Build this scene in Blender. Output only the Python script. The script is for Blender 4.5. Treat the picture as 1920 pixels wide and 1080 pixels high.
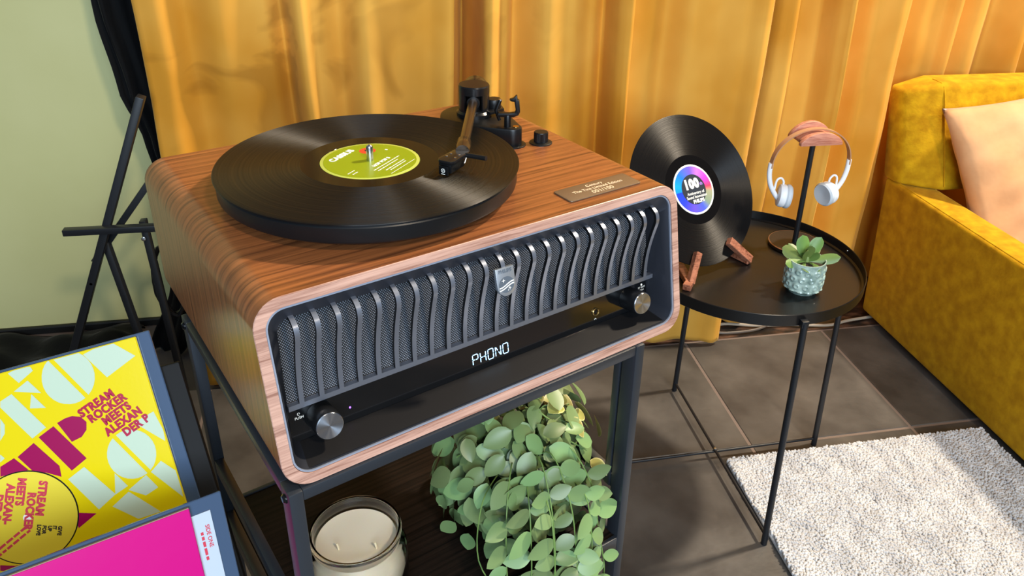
import bpy, bmesh, math, random
import numpy as np
from mathutils import Matrix, Vector

for _o in list(bpy.data.objects):
    bpy.data.objects.remove(_o)
scene = bpy.context.scene
COL = scene.collection
PI = math.pi
TAU = 2 * math.pi
random.seed(7)

# ------------------------------------------------------------------ camera
cam_d = bpy.data.cameras.new('camera')
cam = bpy.data.objects.new('camera', cam_d)
COL.objects.link(cam)
CAM_R = Vector((0.980572, -0.194197, 0.027667))
CAM_U = Vector((0.063532, 0.447852, 0.891847))
CAM_F = Vector((0.185585, 0.872763, -0.451489))
CAM_C = Vector((0.107786, -0.549516, 1.251307))
cam.matrix_world = Matrix((
    (CAM_R.x, CAM_U.x, -CAM_F.x, CAM_C.x),
    (CAM_R.y, CAM_U.y, -CAM_F.y, CAM_C.y),
    (CAM_R.z, CAM_U.z, -CAM_F.z, CAM_C.z),
    (0, 0, 0, 1)))
cam_d.sensor_width = 36.0
cam_d.lens = 1480.46 / 1920 * 36
cam_d.shift_x = -0.02228
cam_d.shift_y = -0.04870
cam_d.clip_start = 0.02
scene.camera = cam

# ------------------------------------------------------------------ light
world = bpy.data.worlds.new('room_light')
scene.world = world
world.use_nodes = True
wb = world.node_tree.nodes['Background']
wb.inputs['Color'].default_value = (0.60, 0.78, 1.0, 1)
wb.inputs['Strength'].default_value = 0.17


def area(name, loc, target, size, power, color, size_y=None, spread=None):
    d = bpy.data.lights.new(name, 'AREA')
    d.energy = power
    d.color = color
    d.size = size
    if size_y:
        d.shape = 'RECTANGLE'
        d.size_y = size_y
    if spread:
        d.spread = spread
    o = bpy.data.objects.new(name, d)
    COL.objects.link(o)
    o.location = loc
    o.rotation_euler = (Vector(target) - Vector(loc)).to_track_quat('-Z', 'Y').to_euler()
    return o


WARM = (1.0, 0.84, 0.64)
COOL = (0.68, 0.84, 1.0)
# warm ceiling spot to the right: the spindle's shadow on the label and the sofa arm's on the rug point back to it
area('ceiling_spot_right_offscreen', (2.75, 0.92, 3.6), (0.55, 0.75, 0.6), 0.22, 225, WARM)
# warm ceiling spot behind the photographer: the table legs' shadows point back to it
area('ceiling_spot_front_offscreen', (1.33, -2.62, 3.6), (0.9, 1.1, 0.5), 0.35, 88, WARM)
# daylight window behind the photographer: cool sheen on trim and sleeves, barred highlight on the candle jar
area('window_front_offscreen', (0.15, -2.9, 1.9), (0.3, 0.4, 0.7), 2.1, 150, COOL, 1.4)

vs = scene.view_settings
vs.view_transform = 'Standard'
vs.look = 'None'
vs.gamma = 1.0
vs.use_curve_mapping = False
vs.exposure = 0.0

# ------------------------------------------------------------------ helpers


def sock(n, *names):
    for k in names:
        if k in n.inputs:
            return n.inputs[k]
    return None


def S(c):
    """sRGB 0-255 triple to a linear colour"""
    out = []
    for v in c:
        v = v / 255
        out.append(v / 12.92 if v <= .04045 else ((v + .055) / 1.055) ** 2.4)
    return tuple(out)


MATS = {}


def mat(name, col, rough=.5, metal=0., col2=None, nscale=(8, 8, 8), ndetail=4, namount=1.,
        ramp=(.35, .65), bump=None, coat=0., sheen=0., sheen_tint=None, trans=0., ior=1.45, emit=None, estr=0.,
        aniso=0., uv=False, spec=.5, sss=0., rough2=None, alpha=1.):
    m = bpy.data.materials.new(name)
    m.use_nodes = True
    nt = m.node_tree
    b = nt.nodes['Principled BSDF']
    N = nt.nodes.new
    L = nt.links.new
    b.inputs['Base Color'].default_value = (*col, 1)
    b.inputs['Roughness'].default_value = rough
    b.inputs['Metallic'].default_value = metal
    b.inputs['Specular IOR Level'].default_value = spec
    b.inputs['IOR'].default_value = ior
    b.inputs['Coat Weight'].default_value = coat
    b.inputs['Coat Roughness'].default_value = .12
    b.inputs['Sheen Weight'].default_value = sheen
    b.inputs['Sheen Roughness'].default_value = .4
    if sheen_tint:
        b.inputs['Sheen Tint'].default_value = (*sheen_tint, 1)
    b.inputs['Transmission Weight'].default_value = trans
    b.inputs['Anisotropic'].default_value = aniso
    b.inputs['Subsurface Weight'].default_value = sss
    if sss:
        b.inputs['Subsurface Radius'].default_value = (.01, .006, .003)
    if emit:
        b.inputs['Emission Color'].default_value = (*emit, 1)
        b.inputs['Emission Strength'].default_value = estr
    tc = N('ShaderNodeTexCoord')
    vec = tc.outputs['UV' if uv else 'Object']
    if col2 is not None:
        mp = N('ShaderNodeMapping')
        mp.inputs['Scale'].default_value = nscale
        L(vec, mp.inputs['Vector'])
        no = N('ShaderNodeTexNoise')
        no.inputs['Scale'].default_value = 1
        no.inputs['Detail'].default_value = ndetail
        L(mp.outputs[0], no.inputs['Vector'])
        cr = N('ShaderNodeValToRGB')
        cr.color_ramp.elements[0].position = ramp[0]
        cr.color_ramp.elements[0].color = (*col, 1)
        cr.color_ramp.elements[1].position = ramp[1]
        cr.color_ramp.elements[1].color = (*col2, 1)
        L(no.outputs[0], cr.inputs[0])
        L(cr.outputs[0], b.inputs['Base Color'])
        if rough2 is not None:
            mr = N('ShaderNodeMapRange')
            mr.inputs['To Min'].default_value = rough
            mr.inputs['To Max'].default_value = rough2
            L(no.outputs[0], mr.inputs['Value'])
            L(mr.outputs[0], b.inputs['Roughness'])
    if bump:
        sc, st, dist = bump[:3]
        mp2 = N('ShaderNodeMapping')
        mp2.inputs['Scale'].default_value = sc if isinstance(sc, tuple) else (sc, sc, sc)
        L(vec, mp2.inputs['Vector'])
        nb_ = N('ShaderNodeTexNoise')
        nb_.inputs['Scale'].default_value = 1
        nb_.inputs['Detail'].default_value = bump[3] if len(bump) > 3 else 3
        L(mp2.outputs[0], nb_.inputs['Vector'])
        bp = N('ShaderNodeBump')
        bp.inputs['Strength'].default_value = st
        bp.inputs['Distance'].default_value = dist
        L(nb_.outputs[0], bp.inputs['Height'])
        L(bp.outputs[0], b.inputs['Normal'])
    MATS[name] = m
    return m


def finish(me, smooth=.55):
    if smooth:
        me.polygons.foreach_set('use_smooth', [True] * len(me.polygons))
        try:
            me.set_sharp_from_angle(angle=smooth)
        except Exception:
            pass
    me.update()
    return me


def mesh_py(verts, faces, smooth=.55, uvs=None):
    me = bpy.data.meshes.new('m')
    me.from_pydata([tuple(v) for v in verts], [], faces)
    if uvs is not None:
        ul = me.uv_layers.new(name='uv')
        for lp in me.loops:
            ul.data[lp.index].uv = uvs[lp.vertex_index]
    return finish(me, smooth)


def mesh_bm(bm, smooth=.55):
    bmesh.ops.recalc_face_normals(bm, faces=bm.faces)
    me = bpy.data.meshes.new('m')
    bm.to_mesh(me)
    bm.free()
    return finish(me, smooth)


def ob(name, me, m=None, parent=None, loc=(0, 0, 0), rot=(0, 0, 0), mtx=None):
    o = bpy.data.objects.new(name, me)
    if me is not None:
        me.name = name
    COL.objects.link(o)
    if m is not None and not me.materials:
        me.materials.append(m)
    if mtx is not None:
        o.matrix_basis = mtx
    else:
        o.location = loc
        o.rotation_euler = rot
    if parent is not None:
        o.parent = parent
    return o


def thing(name, label, cat, loc=(0, 0, 0), rz=0., group=None, mtx=None):
    o = bpy.data.objects.new(name, None)
    o.empty_display_size = .05
    COL.objects.link(o)
    if mtx is not None:
        o.matrix_basis = mtx
    else:
        o.location = loc
        o.rotation_euler = (0, 0, rz)
    return tag(o, label, cat, group)


def tag(o, label, cat, group=None):
    o['label'] = label
    o['category'] = cat
    if group:
        o['group'] = group
    return o


def structure(o):
    o['kind'] = 'structure'
    return o


def box_me(x0, x1, y0, y1, z0, z1, bev=0., seg=2, smooth=.55):
    bm = bmesh.new()
    vs_ = [bm.verts.new(p) for p in ((x0, y0, z0), (x1, y0, z0), (x1, y1, z0), (x0, y1, z0),
                                     (x0, y0, z1), (x1, y0, z1), (x1, y1, z1), (x0, y1, z1))]
    for f in ((3, 2, 1, 0), (4, 5, 6, 7), (0, 1, 5, 4), (1, 2, 6, 5), (2, 3, 7, 6), (3, 0, 4, 7)):
        bm.faces.new([vs_[i] for i in f])
    if bev:
        bmesh.ops.bevel(bm, geom=list(bm.edges), offset=bev, segments=seg, profile=.5, affect='EDGES')
    return mesh_bm(bm, smooth)


def lathe_me(prof, n=48, smooth=.55, cap=True):
    """prof: list of (r, z) from bottom to top"""
    verts, faces = [], []
    for r, z in prof:
        for i in range(n):
            a = TAU * i / n
            verts.append((r * math.cos(a), r * math.sin(a), z))
    k = len(prof)
    for j in range(k - 1):
        for i in range(n):
            faces.append((j * n + i, j * n + (i + 1) % n, (j + 1) * n + (i + 1) % n, (j + 1) * n + i))
    if cap:
        faces.append(tuple(range(n))[::-1])
        faces.append(tuple((k - 1) * n + i for i in range(n)))
    return mesh_py(verts, faces, smooth)


def prism_me(pts, z0, z1, bev=0., seg=2, smooth=.55, axes=None):
    """extrude a 2d outline; axes maps (a, b, h) to xyz"""
    ax = axes or (lambda a, b, h: (a, b, h))
    bm = bmesh.new()
    lo = [bm.verts.new(ax(a, b, z0)) for a, b in pts]
    hi = [bm.verts.new(ax(a, b, z1)) for a, b in pts]
    n = len(pts)
    bm.faces.new(lo[::-1])
    bm.faces.new(hi)
    for i in range(n):
        bm.faces.new((lo[i], lo[(i + 1) % n], hi[(i + 1) % n], hi[i]))
    if bev:
        bmesh.ops.recalc_face_normals(bm, faces=bm.faces)
        es = [e for e in bm.edges if e.calc_face_angle(0) > .4]
        bmesh.ops.bevel(bm, geom=es, offset=bev, segments=seg, profile=.5, affect='EDGES')
    return mesh_bm(bm, smooth)


def catmull(pts, sub=6):
    P = [Vector(p) for p in pts]
    P = [2 * P[0] - P[1]] + P + [2 * P[-1] - P[-2]]
    out = []
    for i in range(1, len(P) - 2):
        for k in range(sub):
            t = k / sub
            a, b, c, d = P[i - 1], P[i], P[i + 1], P[i + 2]
            out.append(.5 * ((2 * b) + (c - a) * t + (2 * a - 5 * b + 4 * c - d) * t * t + (3 * b - a - 3 * c + d) * t ** 3))
    out.append(P[-2])
    return out


def tube_me(pts, r, n=10, smooth=.7, closed=False, rad=None):
    P = [Vector(p) for p in pts]
    verts, faces = [], []
    up = None
    k = len(P)
    for i, p in enumerate(P):
        if closed:
            t = (P[(i + 1) % k] - P[i - 1]).normalized()
        else:
            t = (P[min(i + 1, k - 1)] - P[max(i - 1, 0)]).normalized()
        if up is None:
            up = Vector((0, 0, 1)) if abs(t.z) < .9 else Vector((1, 0, 0))
        a = t.cross(up)
        if a.length < 1e-6:
            a = t.orthogonal()
        a.normalize()
        b = a.cross(t).normalized()
        up = b
        rr = rad[i] if rad else r
        for j in range(n):
            w = TAU * j / n
            verts.append(p + (a * math.cos(w) + b * math.sin(w)) * rr)
    m_ = k if closed else k - 1
    for i in range(m_):
        i2 = (i + 1) % k
        for j in range(n):
            faces.append((i * n + j, i * n + (j + 1) % n, i2 * n + (j + 1) % n, i2 * n + j))
    if not closed:
        faces.append(tuple(range(n)))
        faces.append(tuple((k - 1) * n + j for j in range(n))[::-1])
    me = mesh_py(verts, faces, smooth)
    bm = bmesh.new()
    bm.from_mesh(me)
    bmesh.ops.recalc_face_normals(bm, faces=bm.faces)
    bm.to_mesh(me)
    bm.free()
    return finish(me, smooth)


def beam_me(a, b, w, h, bev=.001, up=(0, 0, 1)):
    """square section bar from a to b"""
    a, b = Vector(a), Vector(b)
    t = (b - a)
    ln = t.length
    t.normalize()
    u = Vector(up)
    s = t.cross(u)
    if s.length < 1e-5:
        s = t.cross(Vector((0, 1, 0)))
    s.normalize()
    v = s.cross(t).normalized()
    me = box_me(-w / 2, w / 2, 0, ln, -h / 2, h / 2, bev)
    me.transform(Matrix(((s.x, t.x, v.x, a.x), (s.y, t.y, v.y, a.y), (s.z, t.z, v.z, a.z), (0, 0, 0, 1))))
    return me


def round_rect(x0, x1, y0, y1, r, n=8):
    pts = []
    for cx, cy, a0 in ((x1 - r, y0 + r, -PI / 2), (x1 - r, y1 - r, 0), (x0 + r, y1 - r, PI / 2), (x0 + r, y0 + r, PI)):
        for i in range(n + 1):
            a = a0 + PI / 2 * i / n
            pts.append((cx + r * math.cos(a), cy + r * math.sin(a)))
    return pts


def text_me(body, size, align='CENTER', bold=0., ext=.00008, sx=1., spacing=1.):
    cu = bpy.data.curves.new('t', 'FONT')
    cu.body = body
    cu.size = size
    cu.align_x = align
    cu.align_y = 'CENTER'
    cu.offset = bold
    cu.extrude = ext
    cu.resolution_u = 3
    cu.space_character = spacing
    o = bpy.data.objects.new('t', cu)
    COL.objects.link(o)
    dg = bpy.context.evaluated_depsgraph_get()
    dg.update()
    me = bpy.data.meshes.new_from_object(o.evaluated_get(dg))
    bpy.data.objects.remove(o)
    if sx != 1:
        me.transform(Matrix.Diagonal((sx, 1, 1, 1)))
    return me


def flat_me(polys, h=.0003):
    """thin printed shapes lying in the xy plane"""
    bm = bmesh.new()
    for pts in polys:
        vs_ = [bm.verts.new((p[0], p[1], h)) for p in pts]
        bm.faces.new(vs_)
    bmesh.ops.triangulate(bm, faces=bm.faces)
    me = mesh_bm(bm, 0)
    for p in me.polygons:
        pass
    return me


def print_line(length, h, seed, align=0.):
    """a line of print too small to read: word-length strokes"""
    rr = random.Random(seed)
    x, polys = 0., []
    while x < length:
        w = min(rr.uniform(1.2, 3.6) * h, length - x)
        polys.append([(x - length * align, -h / 2), (x + w - length * align, -h / 2), (x + w - length * align, h / 2), (x - length * align, h / 2)])
        x += w + h * .6
    return flat_me(polys, 0)


def ring_pts(r, n=40, cx=0, cy=0):
    return [(cx + r * math.cos(TAU * i / n), cy + r * math.sin(TAU * i / n)) for i in range(n)]


def frame(o, u, v, n):
    u, v, n, o = Vector(u), Vector(v), Vector(n), Vector(o)
    return Matrix(((u.x, v.x, n.x, o.x), (u.y, v.y, n.y, o.y), (u.z, v.z, n.z, o.z), (0, 0, 0, 1)))


def copy_tree(o, parent=None):
    c = o.copy()
    COL.objects.link(c)
    c.parent = parent
    for ch in o.children:
        copy_tree(ch, c)
    return c

# ------------------------------------------------------------------ materials
def wood_uv(name, light, dark, rough=.38, su=7., sv=230., coord='UV', rot=0.):
    """veneer: grain runs along the first texture axis"""
    m = bpy.data.materials.new(name)
    m.use_nodes = True
    nt = m.node_tree
    N, L = nt.nodes.new, nt.links.new
    b = nt.nodes['Principled BSDF']
    tc = N('ShaderNodeTexCoord')
    mp = N('ShaderNodeMapping')
    mp.inputs['Rotation'].default_value = (0, 0, rot)
    mp.inputs['Scale'].default_value = (su, sv, sv if coord == 'Object' else 1)
    L(tc.outputs[coord], mp.inputs['Vector'])
    fine = N('ShaderNodeTexNoise')
    fine.inputs['Scale'].default_value = 1.
    fine.inputs['Detail'].default_value = 6
    fine.inputs['Roughness'].default_value = .62
    fine.inputs['Distortion'].default_value = .5
    L(mp.outputs[0], fine.inputs['Vector'])
    mp2 = N('ShaderNodeMapping')
    mp2.inputs['Rotation'].default_value = (0, 0, rot)
    mp2.inputs['Scale'].default_value = (su * .22, sv * .13, sv * .13 if coord == 'Object' else 1)
    L(tc.outputs[coord], mp2.inputs['Vector'])
    wv = N('ShaderNodeTexWave')
    wv.bands_direction = 'Y'
    wv.inputs['Scale'].default_value = .8
    wv.inputs['Distortion'].default_value = 9.
    wv.inputs['Detail'].default_value = 3
    wv.inputs['Detail Scale'].default_value = 1.2
    L(mp2.outputs[0], wv.inputs['Vector'])
    mix = N('ShaderNodeMath')
    mix.operation = 'MULTIPLY_ADD'
    mix.inputs[1].default_value = .15
    L(wv.outputs['Fac'], mix.inputs[0])
    L(fine.outputs[0], mix.inputs[2])
    cr = N('ShaderNodeValToRGB')
    e = cr.color_ramp.elements
    e[0].position, e[0].color = .40, (*dark, 1)
    e[1].position, e[1].color = .74, (*light, 1)
    mid = e.new(.53)
    mid.color = (*[a * .5 + c * .5 for a, c in zip(light, dark)], 1)
    L(mix.outputs[0], cr.inputs[0])
    L(cr.outputs[0], b.inputs['Base Color'])
    b.inputs['Roughness'].default_value = rough
    bp = N('ShaderNodeBump')
    bp.inputs['Strength'].default_value = .18
    bp.inputs['Distance'].default_value = .0006
    L(fine.outputs[0], bp.inputs['Height'])
    L(bp.outputs[0], b.inputs['Normal'])
    MATS[name] = m
    return m


WALNUT = wood_uv('walnut_veneer', S((150, 91, 51)), S((92, 53, 30)), .30)
EDGEWOOD = wood_uv('walnut_edge', S((190, 152, 136)), S((136, 98, 84)), .42, 16., 420., 'Object')
STANDWOOD = wood_uv('walnut_block', S((168, 108, 82)), S((98, 52, 34)), .45, 30., 300., 'Object', 1.2)
SHELFWOOD = wood_uv('black_oak', S((30, 21, 16)), S((6, 5, 4)), .6, 6., 300., 'Object')

SHELFWOOD.node_tree.nodes['Principled BSDF'].inputs['Specular IOR Level'].default_value = .12
BLACK = mat('black_satin', S((15, 16, 18)), .36, spec=.4)
BLACKM = mat('black_powder_coat', S((22, 25, 30)), .40, bump=(900, .12, .0004))
BLACKG = mat('black_gloss', S((10, 11, 13)), .06, coat=.6)
RACKM = mat('rack_powder_coat', S((37, 41, 47)), .38, bump=(900, .12, .0004))
BLACKP = mat('black_plastic', S((11, 12, 14)), .34, spec=.35)
BLACKARM = mat('tonearm_black', S((28, 27, 28)), .26, .3)
GUNMETAL = mat('gunmetal', S((146, 152, 166)), .30, .8, bump=((600, 600, 14), .1, .0003))
TRIMSILVER = mat('trim_silver', S((168, 178, 198)), .34, .6)
BEZEL = mat('bezel_dark', S((58, 61, 70)), .32, .6)
LOWPANEL = mat('lower_panel', S((22, 21, 22)), .42, .1)
SILVER = mat('silver', S((205, 208, 212)), .24, 1.)
BRASS = mat('brass', S((220, 180, 110)), .22, 1.)
BRONZE = mat('plaque_bronze', S((120, 100, 80)), .38, .4, bump=((40, 900, 40), .1, .0002))
PLAQUETXT = mat('engraved_pale', S((232, 205, 172)), .5)
WHITEP = mat('white_print', S((238, 238, 232)), .5)
GREENLBL = mat('label_green', S((126, 142, 10)), .42)
GREENEDGE = mat('label_green_pale', S((170, 180, 80)), .42)
REDP = mat('red_print', S((225, 64, 36)), .5)
DARKP = mat('dark_print', S((34, 22, 30)), .5)
BLUELED = mat('violet_led', (.1, .03, .9), .3, emit=(.22, .08, 1.), estr=6)
DISPLAY = mat('display_blue', (.3, .6, 1.), .3, emit=(.36, .68, 1.), estr=3.2)
BADGE = mat('badge_silver', S((176, 182, 190)), .34, .75)
BADGED = mat('badge_grey', S((96, 106, 118)), .45, .4)

# brushed knob cap: radial anisotropy
KNOBCAP = mat('knob_cap', S((196, 202, 212)), .26, 1., aniso=.85)
_nt = KNOBCAP.node_tree
_nt.nodes['Principled BSDF'].inputs['Anisotropic Rotation'].default_value = .25
_tg = _nt.nodes.new('ShaderNodeTangent')
_tg.direction_type = 'RADIAL'
_tg.axis = 'Z'
_nt.links.new(_tg.outputs[0], _nt.nodes['Principled BSDF'].inputs['Tangent'])


def vinyl_mat(name, col=(.0045, .004, .004)):
    m = bpy.data.materials.new(name)
    m.use_nodes = True
    nt = m.node_tree
    N, L = nt.nodes.new, nt.links.new
    b = nt.nodes['Principled BSDF']
    b.inputs['Base Color'].default_value = (*col, 1)
    b.inputs['Roughness'].default_value = .2
    b.inputs['Anisotropic'].default_value = .97
    b.inputs['Specular IOR Level'].default_value = .34
    b.inputs['Anisotropic Rotation'].default_value = .25
    tg = N('ShaderNodeTangent')
    tg.direction_type = 'RADIAL'
    tg.axis = 'Z'
    L(tg.outputs[0], b.inputs['Tangent'])
    tc = N('ShaderNodeTexCoord')
    sp = N('ShaderNodeSeparateXYZ')
    L(tc.outputs['Object'], sp.inputs[0])
    cb = N('ShaderNodeCombineXYZ')
    L(sp.outputs[0], cb.inputs[0])
    L(sp.outputs[1], cb.inputs[1])
    ln = N('ShaderNodeVectorMath')
    ln.operation = 'LENGTH'
    L(cb.outputs[0], ln.inputs[0])
    # irregular groove bands: noise of the radius only
    mu = N('ShaderNodeMath')
    mu.operation = 'MULTIPLY'
    mu.inputs[1].default_value = 420
    L(ln.outputs['Value'], mu.inputs[0])
    n1 = N('ShaderNodeTexNoise')
    n1.noise_dimensions = '1D'
    n1.inputs['Scale'].default_value = 1
    n1.inputs['Detail'].default_value = 4
    L(mu.outputs[0], n1.inputs['W'])
    mr = N('ShaderNodeMapRange')
    mr.inputs['To Min'].default_value = .30
    mr.inputs['To Max'].default_value = .62
    L(n1.outputs[0], mr.inputs['Value'])
    # the run-out area next to the label is smooth
    lt = N('ShaderNodeMath')
    lt.operation = 'LESS_THAN'
    lt.inputs[1].default_value = .069
    L(ln.outputs['Value'], lt.inputs[0])
    mxr = N('ShaderNodeMix')
    L(lt.outputs[0], mxr.inputs['Factor'])
    L(mr.outputs[0], mxr.inputs['A'])
    mxr.inputs['B'].default_value = .07
    L(mxr.outputs['Result'], b.inputs['Roughness'])
    spm = N('ShaderNodeMapRange')
    spm.inputs['To Min'].default_value = .34
    spm.inputs['To Max'].default_value = .12
    L(lt.outputs[0], spm.inputs['Value'])
    L(spm.outputs[0], b.inputs['Specular IOR Level'])
    inv = N('ShaderNodeMath')
    inv.operation = 'SUBTRACT'
    inv.inputs[0].default_value = 1
    L(lt.outputs[0], inv.inputs[1])
    st = N('ShaderNodeMath')
    st.operation = 'MULTIPLY'
    st.inputs[1].default_value = .5
    L(inv.outputs[0], st.inputs[0])
    bp = N('ShaderNodeBump')
    bp.inputs['Distance'].default_value = .0006
    L(st.outputs[0], bp.inputs['Strength'])
    L(n1.outputs[0], bp.inputs['Height'])
    L(bp.outputs[0], b.inputs['Normal'])
    MATS[name] = m
    return m


VINYL = vinyl_mat('vinyl')


def weave_mat(name):
    m = bpy.data.materials.new(name)
    m.use_nodes = True
    nt = m.node_tree
    N, L = nt.nodes.new, nt.links.new
    b = nt.nodes['Principled BSDF']
    tc = N('ShaderNodeTexCoord')
    vals = []
    for rot in (.75, -.75):
        mp = N('ShaderNodeMapping')
        mp.inputs['Rotation'].default_value = (0, rot, 0)
        L(tc.outputs['Object'], mp.inputs['Vector'])
        wv = N('ShaderNodeTexWave')
        wv.bands_direction = 'X'
        wv.inputs['Scale'].default_value = 175
        L(mp.outputs[0], wv.inputs['Vector'])
        vals.append(wv.outputs['Fac'])
    mul = N('ShaderNodeMath')
    mul.operation = 'MULTIPLY'
    L(vals[0], mul.inputs[0])
    L(vals[1], mul.inputs[1])
    cr = N('ShaderNodeValToRGB')
    cr.color_ramp.elements[0].position = .2
    cr.color_ramp.elements[0].color = (*S((10, 11, 14)), 1)
    cr.color_ramp.elements[1].position = .6
    cr.color_ramp.elements[1].color = (*S((128, 134, 146)), 1)
    L(mul.outputs[0], cr.inputs[0])
    L(cr.outputs[0], b.inputs['Base Color'])
    b.inputs['Roughness'].default_value = .75
    bp = N('ShaderNodeBump')
    bp.inputs['Strength'].default_value = .5
    bp.inputs['Distance'].default_value = .0005
    L(mul.outputs[0], bp.inputs['Height'])
    L(bp.outputs[0], b.inputs['Normal'])
    return m


CLOTH = weave_mat('grille_weave')

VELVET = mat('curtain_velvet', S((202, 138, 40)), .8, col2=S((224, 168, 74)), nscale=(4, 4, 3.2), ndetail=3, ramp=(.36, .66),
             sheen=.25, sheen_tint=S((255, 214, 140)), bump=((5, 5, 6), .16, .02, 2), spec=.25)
SOFAM = mat('sofa_velvet', S((166, 122, 4)), .85, col2=S((196, 154, 16)), nscale=(30, 30, 30), ndetail=7, ramp=(.36, .66),
            sheen=.35, sheen_tint=S((240, 200, 90)), bump=((160, 160, 160), .3, .002, 5), spec=.2)
PILLOWM = mat('cushion_velvet', S((198, 148, 104)), .75, col2=S((214, 168, 124)), nscale=(9, 9, 9), sheen=.3,
              bump=((14, 14, 14), .25, .01, 3), spec=.25)
WALLM = mat('pale_green_paint', S((200, 198, 140)), .42, col2=S((206, 204, 148)), nscale=(3, 3, 3), bump=(120, .05, .001))
TILEM = mat('slate_tile', S((60, 57, 55)), .32, col2=S((90, 86, 82)), nscale=(7, 7, 7), ndetail=9, ramp=(.34, .7),
            bump=((60, 60, 60), .25, .002, 6), rough2=.5)
GROUTM = mat('grout', S((112, 98, 90)), .85, bump=(200, .3, .001))
STONEM = mat('dark_marble_strip', S((26, 20, 17)), .4, col2=S((104, 74, 56)), nscale=(16, 34, 16), ndetail=8, ramp=(.45, .72))
RUGM = mat('rug_wool', S((170, 170, 173)), .95, col2=S((198, 198, 200)), nscale=(40, 18, 40), sheen=.3)
DRAPEM = mat('black_cloth', S((9, 9, 10)), .8, sheen=.05, spec=.2, bump=((30, 30, 10), .3, .006))
CABLEM = mat('grey_cable', S((150, 138, 122)), .5)
CABLEB = mat('black_cable', S((16, 16, 18)), .45)

# darker noise patches multiplied into the velvet colour, weaker towards the right
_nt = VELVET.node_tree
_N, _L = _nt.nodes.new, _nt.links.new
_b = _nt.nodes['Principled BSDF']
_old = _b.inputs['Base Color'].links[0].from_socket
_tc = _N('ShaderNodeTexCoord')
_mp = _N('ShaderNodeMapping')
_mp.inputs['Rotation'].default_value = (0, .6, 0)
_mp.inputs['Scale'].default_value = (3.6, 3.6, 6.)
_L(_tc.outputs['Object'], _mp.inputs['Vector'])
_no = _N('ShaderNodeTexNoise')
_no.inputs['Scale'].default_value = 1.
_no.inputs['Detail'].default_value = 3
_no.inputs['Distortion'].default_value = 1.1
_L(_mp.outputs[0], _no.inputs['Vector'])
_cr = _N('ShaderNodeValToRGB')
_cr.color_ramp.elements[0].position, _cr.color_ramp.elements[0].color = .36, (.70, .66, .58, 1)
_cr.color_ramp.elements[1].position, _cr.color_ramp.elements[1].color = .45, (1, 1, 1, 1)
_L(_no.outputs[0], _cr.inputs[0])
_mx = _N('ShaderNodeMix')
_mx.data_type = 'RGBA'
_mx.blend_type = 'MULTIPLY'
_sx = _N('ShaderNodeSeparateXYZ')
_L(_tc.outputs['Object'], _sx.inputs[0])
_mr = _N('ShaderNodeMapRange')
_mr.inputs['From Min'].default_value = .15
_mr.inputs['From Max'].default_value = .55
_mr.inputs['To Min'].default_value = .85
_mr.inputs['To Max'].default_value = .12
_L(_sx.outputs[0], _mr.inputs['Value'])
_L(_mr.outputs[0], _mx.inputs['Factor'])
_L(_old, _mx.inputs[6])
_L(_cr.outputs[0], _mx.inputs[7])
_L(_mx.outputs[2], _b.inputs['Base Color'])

# ------------------------------------------------------------------ room
# floor: grout bed with slate tiles laid on it
fl = structure(ob('floor', box_me(-2.2, 3.2, -2.75, 1.60, -.05, -.0015), GROUTM))
TILE_X = [-1.19, -.767, -.346, .074, .495, .914, 1.333, 1.753, 2.172]
TILE_Y = [-2.69, -2.26, -1.83, -1.40, -.973, -.544, -.115, .314, .743, 1.172]
_tile_cache = {}
for i in range(len(TILE_X) - 1):
    for j in range(len(TILE_Y) - 1):
        w = TILE_X[i + 1] - TILE_X[i] - .007
        d = TILE_Y[j + 1] - TILE_Y[j] - .007
        key = (round(w, 3), round(d, 3))
        if key not in _tile_cache:
            _tile_cache[key] = box_me(-w / 2, w / 2, -d / 2, d / 2, -.012, 0, .0015, 1)
            _tile_cache[key].materials.append(TILEM)
        cx = (TILE_X[i] + TILE_X[i + 1]) / 2
        cy = (TILE_Y[j] + TILE_Y[j + 1]) / 2
        ob('tile', _tile_cache[key], None, fl, (cx, cy, random.uniform(-.0004, .0003)))
structure(ob('trim_1', box_me(-.34, 2.6, 1.174, 1.46, -.012, -.001, .002, 1), STONEM))

structure(ob('wall_back', box_me(-2.2, 3.2, 1.50, 1.58, -.01, 3.75), WALLM))
structure(ob('baseboard_back', box_me(-2.2, -.50, 1.485, 1.4995, 0, .022, .003, 1), mat('black_skirting', S((18, 18, 18)), .5)))


def interp(ctrl, x):
    """smooth interpolation through control points"""
    if x <= ctrl[0][0]:
        return ctrl[0][1]
    for (a, va), (b, vb) in zip(ctrl, ctrl[1:]):
        if x <= b:
            t = (x - a) / (b - a)
            t = t * t * (3 - 2 * t)
            return va + (vb - va) * t
    return ctrl[-1][1]


def wob(x, z, s=0.):
    return (math.sin(3.1 * x + 4.3 * z + s) + math.sin(7.3 * x - 5.1 * z + 1.7 + s) * .6 + math.sin(13 * z + 5 * x + s) * .3)


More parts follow.
